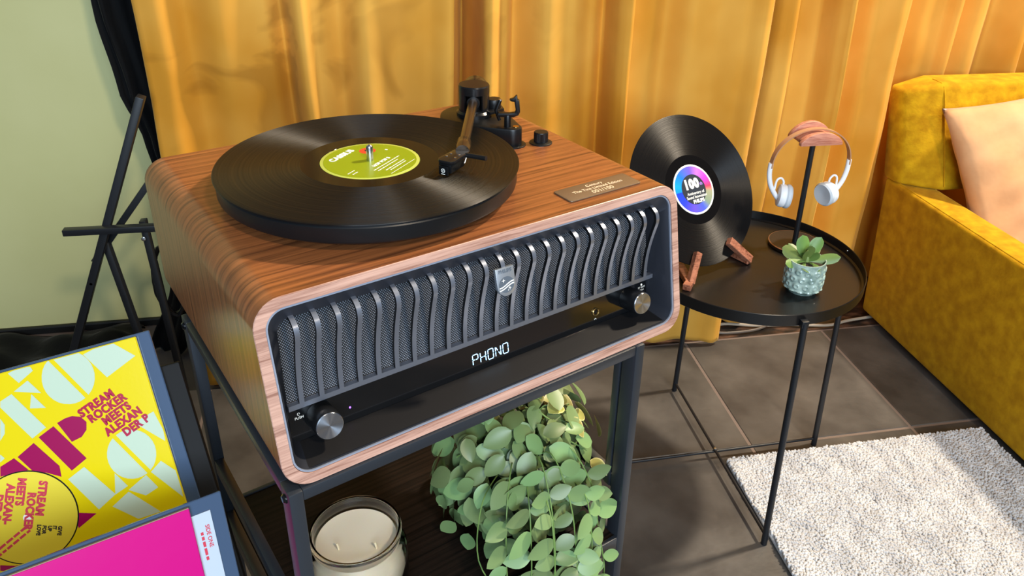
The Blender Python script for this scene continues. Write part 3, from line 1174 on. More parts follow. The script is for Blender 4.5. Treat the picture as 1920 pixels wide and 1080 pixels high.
ob('cross_screw', lathe_me([(.0035, 0), (.0035, .002), (.002, .003)], 14), SILVER, tb, (0, 0, .0255))

# record shown on its wooden easel
RN = Vector((.307, -.771, .557)).normalized()
RA = Vector((0, 0, 1)).cross(RN).normalized()
RB = RN.cross(RA).normalized()
RO = Vector((.702, .775, .650))
r2 = thing('vinyl_record', 'black vinyl record with a blue and magenta label propped on the wooden easel', 'record', mtx=frame(RO, RA, RB, RN))
ob('disc', vinyl_mesh(), VINYL, r2)
ob('label', lathe_me([(.0498, .0003), (.0498, .0012), (.0490, .0013), (.001, .0013)], 64), WHITEP, r2)
# colour wheel ring: hue runs round the label
RINGM = bpy.data.materials.new('colour_ring')
RINGM.use_nodes = True
nt = RINGM.node_tree
N, L = nt.nodes.new, nt.links.new
bsd = nt.nodes['Principled BSDF']
bsd.inputs['Roughness'].default_value = .35
tc = N('ShaderNodeTexCoord')
gr = N('ShaderNodeTexGradient')
gr.gradient_type = 'RADIAL'
L(tc.outputs['Object'], gr.inputs[0])
cr = N('ShaderNodeValToRGB')
el = cr.color_ramp.elements
stops = [(0.0, (18, 60, 190)), (.10, (40, 60, 215)), (.2, (95, 75, 225)), (.30, (70, 90, 210)), (.36, (120, 140, 120)), (.46, (150, 150, 120)), (.50, (225, 60, 90)), (.58, (225, 60, 200)),
         (.66, (190, 110, 220)), (.74, (105, 85, 225)), (.86, (20, 110, 220)), (.95, (0, 150, 245))]
el[0].position, el[0].color = 0, (*S(stops[0][1]), 1)
el[1].position, el[1].color = 1, (*S((0, 130, 240)), 1)
for p_, c_ in stops[1:]:
    e = el.new(p_)
    e.color = (*S(c_), 1)
L(gr.outputs[1] if len(gr.outputs) > 1 else gr.outputs[0], cr.inputs[0])
L(cr.outputs[0], bsd.inputs['Base Color'])
rg = ob('label_ring', lathe_me([(.0462, .0014), (.0460, .0016), (.001, .0016)], 64), RINGM, r2)
ob('label_centre', lathe_me([(.0300, .0017), (.0298, .0019), (.001, .0019)], 48), mat('label_dark', S((38, 44, 54)), .4), r2)
for body, sz, x, y, bo in (('100', .0250, -.003, .0105, .0017), ('Anniversary of', .0082, .002, -.0075, .0001), ('Sound Innovation', .0082, .002, -.0150, .0001), ('PHILIPS', .0098, .004, -.0240, .0004)):
    ob('lettering', text_me(body, sz, bold=bo, sx=.9, spacing=1.14 if body == '100' else 1.), WHITEP, r2, (x, y, .00205))
ob('lettering', text_me('th', .0085, bold=.0002), mat('violet_print', S((170, 130, 225)), .5), r2, (.0215, .008, .00205))

es = thing('record_easel', 'walnut easel with two splayed prongs standing on the black tray', 'easel', (.715, .73, TOPZ))
EO = Vector((.715, .73, TOPZ))


def bar_between(pts, w, d, up):
    """flat bar through points, section w x d"""
    P = [Vector(p) for p in pts]
    bm = bmesh.new()
    rows = []
    upv = Vector(up)
    for i, q in enumerate(P):
        t = (P[min(i + 1, len(P) - 1)] - P[max(i - 1, 0)]).normalized()
        s_ = t.cross(upv).normalized()
        v_ = s_.cross(t).normalized()
        rows.append([bm.verts.new(q + s_ * a * w / 2 + v_ * b * d / 2) for a, b in ((-1, -1), (1, -1), (1, 1), (-1, 1))])
    for r0, r1 in zip(rows, rows[1:]):
        for j in range(4):
            bm.faces.new((r0[j], r0[(j + 1) % 4], r1[(j + 1) % 4], r1[j]))
    bm.faces.new(rows[0])
    bm.faces.new(rows[-1])
    bmesh.ops.recalc_face_normals(bm, faces=bm.faces)
    bmesh.ops.bevel(bm, geom=[e for e in bm.edges if e.calc_face_angle(0) > .5], offset=.001, segments=1, affect='EDGES')
    return mesh_bm(bm, .5)


lip_l = Vector((.690, .690, .556))
ft_l = Vector((.664, .650, .5135))
ob('prong', bar_between([lip_l - EO, ft_l - EO], .013, .013, RA), STANDWOOD, es)
ob('foot_bar', bar_between([ft_l + Vector((-.012, -.012, -.0015)) - EO, ft_l + Vector((0, .004, -.0003)) - EO, Vector((.672, .760, .5125)) - EO, Vector((.680, .855, .5125)) - EO], .016, .013, (0, 0, 1)), STANDWOOD, es)
lip_r = Vector((.766, .722, .560))
ft_r = Vector((.818, .722, .5135))
ob('prong', bar_between([lip_r - EO, ft_r - EO], .016, .013, RN), STANDWOOD, es)
ob('foot_bar', bar_between([ft_r + Vector((-.002, -.004, -.0003)) - EO, Vector((.782, .790, .5125)) - EO, Vector((.730, .868, .5125)) - EO], .014, .013, (0, 0, 1)), STANDWOOD, es)
ob('back_strut', bar_between([Vector((.690, .850, .512)) - EO, Vector((.699, .805, .655)) - EO], .013, .013, (1, 0, 0)), STANDWOOD, es)
ob('cross_bar', bar_between([Vector((.668, .842, .5125)) - EO, Vector((.745, .852, .5125)) - EO], .014, .012, (0, 0, 1)), STANDWOOD, es)

# headphone stand
HX, HY = .948, .785
hs_ = thing('headphone_stand', 'headphone stand with a wooden saddle on a thin black pole', 'headphone stand', (HX, HY, TOPZ))
ob('base', lathe_me([(.052, 0), (.0535, .001), (.0535, .007), (.0525, .008), (.001, .008)], 64, .5), mat('stand_base', S((34, 30, 29)), .35), hs_)
ob('base_ring', lathe_me([(.0538, .0062), (.0540, .0072), (.0530, .0082), (.0520, .0082)], 64, .9, cap=False), mat('copper_edge', S((150, 112, 84)), .4, .6), hs_)
ob('pole', tube_me([(0, 0, .006), (-.002, 0, .232)], .0055, 16), BLACKM, hs_)
ROSE = wood_uv('rose_walnut', S((206, 142, 118)), S((168, 102, 82)), .45, 40., 400., 'Object')


def saddle(w, zb, zt, y0, y1):
    pts = [(-w / 2, zb), (w / 2, zb)]
    for i in range(13):
        a = PI * (.14 + .72 * i / 12)
        pts.append((w / 2 * math.cos(a) / math.cos(PI * .14), zb + .006 + (zt - zb - .006) * (math.sin(a) - math.sin(PI * .14)) / (1 - math.sin(PI * .14))))
    return prism_me(pts, y0, y1, .0012, axes=lambda a, b, h: (a, h, b))


sad = ob('saddle', saddle(.074, .2310, .2500, -.018, .018), ROSE, hs_)
ob('saddle_lip', saddle(.088, .2300, .2560, -.028, -.018), ROSE, sad)
ob('saddle_lip', saddle(.088, .2310, .2640, .018, .028), ROSE, sad)

# headphones hanging on it
hp = thing('headphones', 'white on-ear headphones with a slim copper headband hung on the saddle', 'headphones', (HX, HY, .675))
pts = []
for i in range(33):
    a = PI * i / 32
    pts.append((.0835 * math.cos(a), 0, .0085 + .0765 * math.sin(a) ** .9))
V, F = [], []
for i, (x, y, z) in enumerate(pts):
    a = PI * i / 32
    dx, dz = math.cos(a), math.sin(a)
    for o_, yy in ((0, -.006), (.0024, -.006), (.0024, .006), (0, .006)):
        V.append((x + dx * o_, yy, z + dz * o_))
for i in range(32):
    for j in range(4):
        F.append((i * 4 + j, i * 4 + (j + 1) % 4, i * 4 + 4 + (j + 1) % 4, i * 4 + 4 + j))
ob('headband', mesh_py(V, F, .6), mat('band_copper', S((196, 152, 118)), .35, .35), hp)
HWHITE = mat('headphone_white', S((232, 234, 238)), .45)
HPAD = mat('ear_pad', S((196, 204, 212)), .65)
for sd in (-1, 1):
    sl_ = tube_me(catmull([(sd * .0850, 0, .018), (sd * .0845, 0, -.006), (sd * .078, -.001, -.030), (sd * .064, -.002, -.052), (sd * .056, -.003, -.060)], 5), .005, 12,
                  rad=None)
    ob('slider', sl_, HWHITE, hp)
    ax = Vector((-sd * .93, -.30, -.10)).normalized()
    cp = Vector((sd * .052, -.003, -.052))
    q = Vector((0, 0, 1)).rotation_difference(ax).to_matrix().to_4x4()
    cup = ob('ear_cup', lathe_me([(.017, -.008), (.0220, -.006), (.0235, -.002), (.0235, .004), (.0225, .006)], 36), HWHITE, hp, mtx=Matrix.Translation(cp) @ q)
    ob('ear_pad', lathe_me([(.0225, .006), (.0245, .009), (.0245, .014), (.0215, .0175), (.014, .0165), (.002, .0150)], 36), HPAD, cup)
    ob('hinge_loop', tube_me(catmull([(sd * .068, 0, -.040), (sd * .066, 0, -.020), (sd * .058, 0, -.015), (sd * .051, 0, -.022), (sd * .050, 0, -.034)], 5), .0022, 8), HWHITE, cup,
       mtx=(Matrix.Translation(cp) @ q).inverted())

# potted succulent
PXs, PYs = .872, .612
sc = thing('potted_succulent', 'small succulent in a grey-green textured ceramic pot on the tray', 'potted plant', (PXs, PYs, TOPZ))
V, F = [], []
NA, NZr = 144, 44
for k in range(NZr + 1):
    z = .066 * k / NZr
    t = k / NZr
    r = .0300 + .0055 * min(1, t * 4) - .004 * max(0, (1 - t * 7)) if t < .14 else .0345 + .001 * math.sin(t * PI)
    for i in range(NA):
        a = TAU * i / NA
        rowf = t * 4.6
        row = math.floor(rowf)
        ph = (a / TAU * 13 + .5 * (row % 2)) % 1 - .5
        fz = rowf - row - .5
        rel = 0
        if .10 < t < .86:
            d = math.hypot(ph * 2.1, fz * 1.9)
            rel = .0020 * (1 if d < .62 else max(0, 1 - (d - .62) / .22)) - .0020 * (1 if d < .26 else max(0, 1 - (d - .26) / .15))
        V.append(((r + rel) * math.cos(a), (r + rel) * math.sin(a), z))
for k in range(NZr):
    for i in range(NA):
        F.append((k * NA + i, k * NA + (i + 1) % NA, (k + 1) * NA + (i + 1) % NA, (k + 1) * NA + i))
b0 = len(V)
for r, z in ((.0325, .066), (.0315, .060), (.0315, .052)):
    for i in range(NA):
        a = TAU * i / NA
        V.append((r * math.cos(a), r * math.sin(a), z))
for j in range(2):
    for i in range(NA):
        F.append((b0 + j * NA + i, b0 + j * NA + (i + 1) % NA, b0 + (j + 1) * NA + (i + 1) % NA, b0 + (j + 1) * NA + i))
for i in range(NA):
    F.append((NZr * NA + i, NZr * NA + (i + 1) % NA, b0 + (i + 1) % NA, b0 + i))
F.append(tuple(range(NA))[::-1])
ob('pot', mesh_py(V, F, .9), mat('celadon_glaze', S((120, 142, 134)), .22, col2=S((176, 196, 186)), nscale=(60, 60, 60), coat=.5), sc)
ob('soil', lathe_me([(.0315, .0535), (.0315, .0575), (.02, .0590), (.001, .0595)], 32), mat('soil', S((48, 38, 28)), .95, bump=(300, .8, .003)), sc)


def leaf_mat(name, mid, edge, w0, w1, rough=.4):
    m = bpy.data.materials.new(name)
    m.use_nodes = True
    nt = m.node_tree
    N, L = nt.nodes.new, nt.links.new
    b = nt.nodes['Principled BSDF']
    at = N('ShaderNodeAttribute')
    at.attribute_name = 'rim'
    no = N('ShaderNodeTexNoise')
    no.inputs['Scale'].default_value = 180
    no.inputs['Detail'].default_value = 3
    tc = N('ShaderNodeTexCoord')
    L(tc.outputs['Object'], no.inputs['Vector'])
    oi = N('ShaderNodeObjectInfo')
    ad = N('ShaderNodeMath')
    ad.operation = 'MULTIPLY_ADD'
    ad.inputs[1].default_value = .28
    L(no.outputs[0], ad.inputs[0])
    L(at.outputs['Fac'], ad.inputs[2])
    cr = N('ShaderNodeValToRGB')
    e = cr.color_ramp.elements
    e[0].position, e[0].color = w0, (*mid, 1)
    e[1].position, e[1].color = w1, (*edge, 1)
    L(ad.outputs[0], cr.inputs[0])
    hs = N('ShaderNodeHueSaturation')
    mr = N('ShaderNodeMapRange')
    mr.inputs['To Min'].default_value = .70
    mr.inputs['To Max'].default_value = 1.25
    L(oi.outputs['Random'], mr.inputs['Value'])
    L(mr.outputs[0], hs.inputs['Value'])
    mh = N('ShaderNodeMapRange')
    mh.inputs['To Min'].default_value = .475
    mh.inputs['To Max'].default_value = .515
    L(oi.outputs['Random'], mh.inputs['Value'])
    L(mh.outputs[0], hs.inputs['Hue'])
    L(cr.outputs[0], hs.inputs['Color'])
    L(hs.outputs[0], b.inputs['Base Color'])
    b.inputs['Roughness'].default_value = rough
    b.inputs['Subsurface Weight'].default_value = .08
    b.inputs['Subsurface Radius'].default_value = (.004, .006, .002)
    return m


def leaf_me(ln, wd, cup, bend, tip=1.0, thick=0., nu=8, nv=6):
    """leaf along +x, face up +z; attribute rim is 1 at the margin"""
    V, F, R = [], [], []
    for i in range(nu + 1):
        t = i / nu
        w = wd * (math.sin(PI * min(1, t ** .85)) ** (.72 / tip)) * (1 if t < 1 else 0)
        w = max(w, wd * (.03 if t < 1 else 0.008))
        for j in range(nv + 1):
            s = -1 + 2 * j / nv
            V.append((ln * t, w * s, cup * wd * (s * s) * (w / wd) + bend * ln * t * t - .12 * thick))
            R.append(max(abs(s), abs(2 * t - 1) ** 3))
    for i in range(nu):
        for j in range(nv):
            a = i * (nv + 1) + j
            F.append((a, a + nv + 1, a + nv + 2, a + 1))
    if thick:
        n0 = len(V)
        for i in range(nu + 1):
            t = i / nu
            for j in range(nv + 1):
                x, y, z = V[i * (nv + 1) + j]
                s = -1 + 2 * j / nv
                V.append((x, y, z - thick * (1 - s * s) * math.sin(PI * min(.97, max(.06, t)))))
                R.append(R[i * (nv + 1) + j])
        m_ = len(F)
        for f in F[:m_]:
            F.append(tuple(q + n0 for q in f[::-1]))
        for i in range(nu):
            for j in (0, nv):
                a, b = i * (nv + 1) + j, (i + 1) * (nv + 1) + j
                F.append((a, b, b + n0, a + n0) if j else (b, a, a + n0, b + n0))
    me = mesh_py(V, F, 2.5)
    at = me.attributes.new('rim', 'FLOAT', 'POINT')
    at.data.foreach_set('value', R)
    return me


SUCC = leaf_mat('jade_leaf', S((98, 126, 62)), S((186, 190, 120)), 1.0, 1.25, .45)
rvw = Vector((CAM_R.x, CAM_R.y, 0)).normalized()
fvw = Vector((-CAM_F.x, -CAM_F.y, 0)).normalized()
#        right   up     toward   width
for rx, uz, fw, wd in ((-.012, .040, -.012, .0125), (.020, .036, -.014, .0115), (.050, .010, .004, .0095), (-.042, .020, -.006, .0115), (-.040, .002, .016, .0085), (-.012, -.002, .034, .0085),
                       (.012, -.002, .030, .0075), (-.010, .026, .014, .0085), (.002, .030, .004, .0075), (.014, .020, .012, .006), (.026, .012, -.030, .0085), (-.024, .014, -.030, .0085)):
    d = rvw * rx + Vector((0, 0, uz)) + fvw * fw
    ln = d.length
    x = d.normalized()
    nrm = (fvw * .8 + Vector((0, 0, .75)) + rvw * random.uniform(-.2, .2))
    y = nrm.cross(x).normalized()
    z = x.cross(y).normalized()
    me = leaf_me(ln * 1.12, wd * 1.25, -.2, .08, 1.5, .0055, 10, 6)
    # broad end outwards
    for v in me.vertices:
        t = v.co.x / (ln * 1.12)
        v.co.y *= .5 + .7 * t
    ob('leaf', me, SUCC, sc, mtx=frame(Vector((0, 0, .0600)) + d * .06, x, y, z))
ob('stem', lathe_me([(.004, .057), (.0035, .066), (.002, .070)], 12), mat('succulent_stem', S((120, 140, 80)), .5), sc)

# ------------------------------------------------------------------ sofa
so = thing('sofa', 'mustard velvet sofa with a flat padded arm and reclined back', 'sofa', (1.495, .2, 0))
SX = 1.495


def soft_box(x0, x1, y0, y1, z0, z1, bev, shear_y=0., seg=4):
    me = box_me(x0 - SX, x1 - SX, y0 - .2, y1 - .2, z0, z1, bev, seg)
    if shear_y:
        for v in me.vertices:
            v.co.y += shear_y * (v.co.z - z0)
    return me


ob('arm', soft_box(SX, SX + .093, -.62, 1.236, .018, .433, .012, .09), SOFAM, so)
# piping along the arm
ob('arm_seam', tube_me([(.009, -.80, .4315), (.009, .40, .4315), (.009, 1.052, .4315)], .0026, 8), SOFAM, so)
ob('seat_base', soft_box(SX + .095, SX + 1.5, -.45, 1.14, .03, .17, .012), SOFAM, so)
ob('seat_cushion', soft_box(SX + .096, SX + .85, -.47, 1.12, .172, .285, .035), SOFAM, so)
ob('seat_cushion', soft_box(SX + .852, SX + 1.5, -.47, 1.12, .172, .285, .035), SOFAM, so)
# backrest: reclined block with a rounded left end
def back_profile(y0b, y0t, y1b, y1t, zb, zt, ins):
    q = []
    c4 = [(y0b + ins, zb), (y1b - ins, zb), (y1t - ins, zt - ins), (y0t + ins, zt - ins)]
    for k in range(4):
        p0, p1, p2 = Vector(c4[k - 1]), Vector(c4[k]), Vector(c4[(k + 1) % 4])
        d0, d1 = (p0 - p1).normalized(), (p2 - p1).normalized()
        r_ = .016
        for i in range(6):
            t = i / 5
            a_, b_ = p1 + d0 * r_, p1 + d1 * r_
            q.append(a_ * (1 - t) ** 2 + p1 * 2 * t * (1 - t) + b_ * t * t)
    return q


secs = [(.0, .062, .020, .012), (.006, .058, .018, .003), (.012, .052, .017, 0), (.05, .026, .008, 0), (.088, .003, .001, 0), (.094, 0, 0, 0), (.16, 0, 0, 0), (.8, 0, 0, 0), (1.5, 0, 0, 0)]
V, F = [], []
for dx, sb, st_, ins in secs:
    drop = .026 * max(0, (.092 - dx) / .092)
    for q in back_profile(1.146 + sb, 1.250 + st_ + sb * .3, 1.290, 1.350, .434, .700 - drop, ins):
        V.append((dx, q.x - .2, q.y))
m_ = len(V) // len(secs)
for j in range(len(secs) - 1):
    for i in range(m_):
        F.append((j * m_ + i, j * m_ + (i + 1) % m_, (j + 1) * m_ + (i + 1) % m_, (j + 1) * m_ + i))
F += [tuple(range(m_)), tuple((len(secs) - 1) * m_ + i for i in range(m_))]
me = mesh_py(V, F, .8)
bm = bmesh.new(); bm.from_mesh(me); bmesh.ops.recalc_face_normals(bm, faces=bm.faces); bm.to_mesh(me); bm.free()
ob('backrest', finish(me, .8), SOFAM, so)
ob('back_seam', tube_me([(.094, .9495, .447), (.094, 1.0380, .672), (.094, 1.0500, .692), (.094, 1.0620, .6985), (.094, 1.10, .7000)], .0024, 8), SOFAM, so)
for lx, ly in ((SX + .06, -.55), (SX + .06, 1.14), (SX + 1.4, -.40), (SX + 1.4, 1.05)):
    ob('foot', lathe_me([(.018, 0), (.022, .03)], 20), BLACKP, so, (lx - SX, ly - .2, 0))

# cushion
V, F = [], []
NC = 28
for side in (1, -1):
    for i in range(NC + 1):
        for j in range(NC + 1):
            u, v = -1 + 2 * i / NC, -1 + 2 * j / NC
            e = max(0, (1 - u * u)) ** .42 * max(0, (1 - v * v)) ** .42
            th = .062 * e
            pin = 1 - .07 * (1 - abs(v) ** 2) * abs(u) ** 6 - .0
            pin2 = 1 - .07 * (1 - abs(u) ** 2) * abs(v) ** 6
            wr = .004 * math.sin(9 * u + 5 * v) * e + .003 * math.sin(17 * v - 6 * u) * e
            V.append((.215 * u * pin, .215 * v * pin2, side * (th + wr) if 0 < i < NC and 0 < j < NC else 0))
n1 = (NC + 1) ** 2
for s in range(2):
    for i in range(NC):
        for j in range(NC):
            a = s * n1 + i * (NC + 1) + j
            f = (a, a + NC + 1, a + NC + 2, a + 1)
            F.append(f if s == 0 else f[::-1])
me = mesh_py(V, F, 2.5)
bm = bmesh.new(); bm.from_mesh(me); bmesh.ops.remove_doubles(bm, verts=bm.verts, dist=1e-5); bm.to_mesh(me); bm.free()
finish(me, 2.5)
pu = Vector((.985, -.03, .165)).normalized()
pn = Vector((-.12, -.84, .50))
pn = (pn - pu * pn.dot(pu)).normalized()
pv = pn.cross(pu).normalized()
cu = ob('cushion', me, PILLOWM, mtx=frame((1.786, 1.068, .508), pu, pv, pn))
tag(cu, 'square peach velvet cushion leaning on the mustard sofa back', 'cushion')

# ------------------------------------------------------------------ rug
rug = thing('rug', 'white wool pile rug beside the sofa', 'rug', (.832, .70, 0))
ob('rug_backing', box_me(0, .658, -1.1, 0, .001, .009, .002, 1), RUGM, rug)
rng = np.random.RandomState(3)
sp = .0038
gx, gy = np.meshgrid(np.arange(.002, .656, sp), np.arange(-.66, -.001, sp))
gx = gx.ravel() + rng.uniform(-.002, .002, gx.size)
gy = gy.ravel() + rng.uniform(-.002, .002, gy.size)
gx += .004 * np.sin(gy * 23)
keep = gx > .0
gx, gy = gx[keep], gy[keep]
nt_ = gx.size
hgt = .0065 + .004 * rng.rand(nt_) + .0025 * np.sin(gx * 60 + 3 * np.sin(gy * 9)) * np.sin(gy * 31)
rad = .0024 + .0014 * rng.rand(nt_)
ang = rng.uniform(0, TAU, nt_)
ca, sa = np.cos(ang), np.sin(ang)
base = np.array([[1, 0, 0], [0, 1, 0], [-1, 0, 0], [0, -1, 0], [.75, .75, .75], [-.75, .75, .75], [-.75, -.75, .75], [.75, -.75, .75], [0, 0, 1.]])
lx_ = rng.uniform(-.0022, .0022, nt_)
ly_ = rng.uniform(-.0022, .0022, nt_)
VV = np.zeros((nt_, 9, 3))
for k, (bx_, by_, bz_) in enumerate(base):
    VV[:, k, 0] = gx + rad * (bx_ * ca - by_ * sa) + lx_ * bz_
    VV[:, k, 1] = gy + rad * (bx_ * sa + by_ * ca) + ly_ * bz_
    VV[:, k, 2] = .0085 + hgt * bz_
tf = np.array([(0, 1, 4), (1, 5, 4), (1, 2, 5), (2, 6, 5), (2, 3, 6), (3, 7, 6), (3, 0, 7), (0, 4, 7), (4, 5, 8), (5, 6, 8), (6, 7, 8), (7, 4, 8)])
FF = (tf[None] + 9 * np.arange(nt_)[:, None, None]).reshape(-1, 3)
me = bpy.data.meshes.new('pile')
me.vertices.add(nt_ * 9)
me.vertices.foreach_set('co', VV.ravel())
me.loops.add(FF.size)
me.loops.foreach_set('vertex_index', FF.ravel().astype(np.int32))
me.polygons.add(len(FF))
me.polygons.foreach_set('loop_start', np.arange(0, FF.size, 3, dtype=np.int32))
me.polygons.foreach_set('loop_total', np.full(len(FF), 3, dtype=np.int32))
me.update(calc_edges=True)
me.polygons.foreach_set('use_smooth', [True] * len(FF))
po = ob('pile', me, RUGM, rug)
po['kind'] = 'stuff'

# ------------------------------------------------------------------ record display with sleeves
SO = Vector((-.288, .162, .586))
SU = Vector((.979, .061, .192)).normalized()
SV = Vector((-.200, .402, .894))
SV = (SV - SU * SV.dot(SU)).normalized()
SN = SU.cross(SV).normalized()
SM = frame(SO, SU, SV, SN)

BOARD = mat('black_board', S((16, 17, 19)), .65, spec=.25)
ds = thing('record_display', 'black metal and board display stand holding the record sleeves', 'display stand', mtx=SM)
ob('back_board', box_me(-.26, .189, -.36, .117, -.020, -.011, .002), BOARD, ds)
ob('ledge', box_me(-.26, .187, -.174, -.166, -.010, .030, .001), BLACKM, ds)
ob('ledge_lip', box_me(-.26, .187, -.166, -.150, .026, .030, .001), BLACKM, ds)
PU = Vector((.909, .413, -.037)).normalized()
PV = Vector((-.120, .349, .930))
PV = (PV - PU * PV.dot(PU)).normalized()
PN = PU.cross(PV).normalized()
PM = frame((-.101, .083, .647), PU, PV, PN)      # upper right corner of the pink cover
to_ds = SM.inverted() @ PM
for nm, dims, m_ in (('front_board', (-.36, .020, -.372, -.130, -.020, -.013), BLACK), ('ledge', (-.36, .020, -.352, -.345, -.013, .035), BLACKM), ('ledge_lip', (-.36, .020, -.345, -.325, .031, .035), BLACKM)):
    me = box_me(*dims, .001)
    me.transform(to_ds)
    ob(nm, me, m_, ds)
ob('side_panel', box_me(.176, .186, -.36, -.18, -.010, .054, .001), BLACK, ds)
inv = SM.inverted()
for p0, top in (((-.52, .30, 0), SM @ Vector((-.24, -.20, -.027))), ((-.20, .30, 0), SM @ Vector((.15, -.20, -.027))),
                ((-.40, -.12, 0), PM @ Vector((-.34, -.34, -.026))), ((-.10, .02, 0), PM @ Vector((.0, -.34, -.026)))):
    me = beam_me(Vector(p0), top, .018, .018)
    me.transform(inv)
    ob('leg', me, BLACKM, ds)
for a_, b_ in ((SM @ Vector((.10, -.34, -.026)), PM @ Vector((-.02, -.30, -.026))), (SM @ Vector((-.22, -.34, -.026)), PM @ Vector((-.33, -.30, -.026)))):
    me = beam_me(a_, b_, .014, .014)
    me.transform(inv)
    ob('tie_bar', me, BLACKM, ds)

YEL = mat('sleeve_yellow', S((222, 200, 4)), .2, coat=.5, bump=((240, 240, 240), .08, .0008))
PALEG = mat('print_pale_green', S((188, 206, 184)), .2, coat=.5, bump=((240, 240, 240), .08, .0008))
MAGN = mat('print_magenta', S((150, 0, 76)), .25, coat=.4)
NAVY = mat('sleeve_blue', S((66, 84, 110)), .14, coat=.6)
PINK = mat('sleeve_pink', S((200, 8, 124)), .24, coat=.5, bump=((14, 14, 14), .12, .004))
PAPER = mat('inner_sleeve_paper', S((180, 192, 206)), .6)
CARD = mat('sleeve_card_edge', S((150, 130, 110)), .8)
LBLY = mat('label_yellow', S((220, 200, 52)), .35)
LBLR = mat('label_red', S((196, 52, 74)), .5)


def clip_poly(pts, h):
    """keep a printed shape on its sleeve"""
    def cut(P, f):
        out = []
        for i in range(len(P)):
            a, b = P[i], P[(i + 1) % len(P)]
            fa, fb = f(a), f(b)
            if fa >= 0:
                out.append(a)
            if (fa >= 0) != (fb >= 0):
                t = fa / (fa - fb)
                out.append((a[0] + (b[0] - a[0]) * t, a[1] + (b[1] - a[1]) * t))
        return out
    for f in (lambda p: h - p[0], lambda p: p[0] + h, lambda p: h - p[1], lambda p: p[1] + h):
        pts = cut(pts, f)
        if len(pts) < 3:
            return None
    return pts


HS_ = .1575
nv = ob('record_sleeve', box_me(-.1575, .1575, -.1575, .1575, -.0045, -.0012, .0008, 1), NAVY, mtx=SM @ Matrix.Translation((.0135, .0025, -.003)))
tag(nv, 'glossy blue record sleeve standing behind the yellow sleeve', 'record sleeve')
ys = thing('record_sleeve', 'yellow record sleeve with pale green letter shapes and magenta bars', 'record sleeve', mtx=SM)
ob('cover', box_me(-HS_, HS_, -HS_, HS_, -.0034, 0, .0008, 1), YEL, ys)
MAG= [[(0.0566, 0.0898), (0.0649, 0.0657), (0.0758, 0.0679), (0.0824, 0.0738), (0.0848, 0.0821), (0.0807, 0.0893), (0.0727, 0.0926), (0.0655, 0.0923)], [(0.0521, 0.0875), (0.0739, 0.0438), (0.0561, 0.0354), (0.0349, 0.0803)], [(0.0285, 0.0759), (0.0458, 0.0441), (0.0444, 0.0321), (0.0321, 0.0406), (0.0189, 0.0474), (0.0093, 0.0661)], [(0.0055, 0.0659), (0.0157, 0.0493), (0.0022, 0.0504), (-0.0127, 0.0507), (-0.0097, 0.061)], [(0.0481, -0.0106), (0.0665, -0.0176), (0.045, -0.0276), (0.0452, -0.0197)], [(0.0419, -0.0277), (0.0389, -0.0325), (0.0227, -0.0399), (0.0348, -0.0291)], [(0.0054, -0.0463), (0.0031, -0.0498), (-0.0053, -0.0526), (-0.0065, -0.0479)], [(-0.0092, -0.0484), (-0.0126, -0.0515), (-0.0283, -0.0532), (-0.0416, -0.0471), (-0.0399, -0.0414), (-0.0264, -0.0467)]]
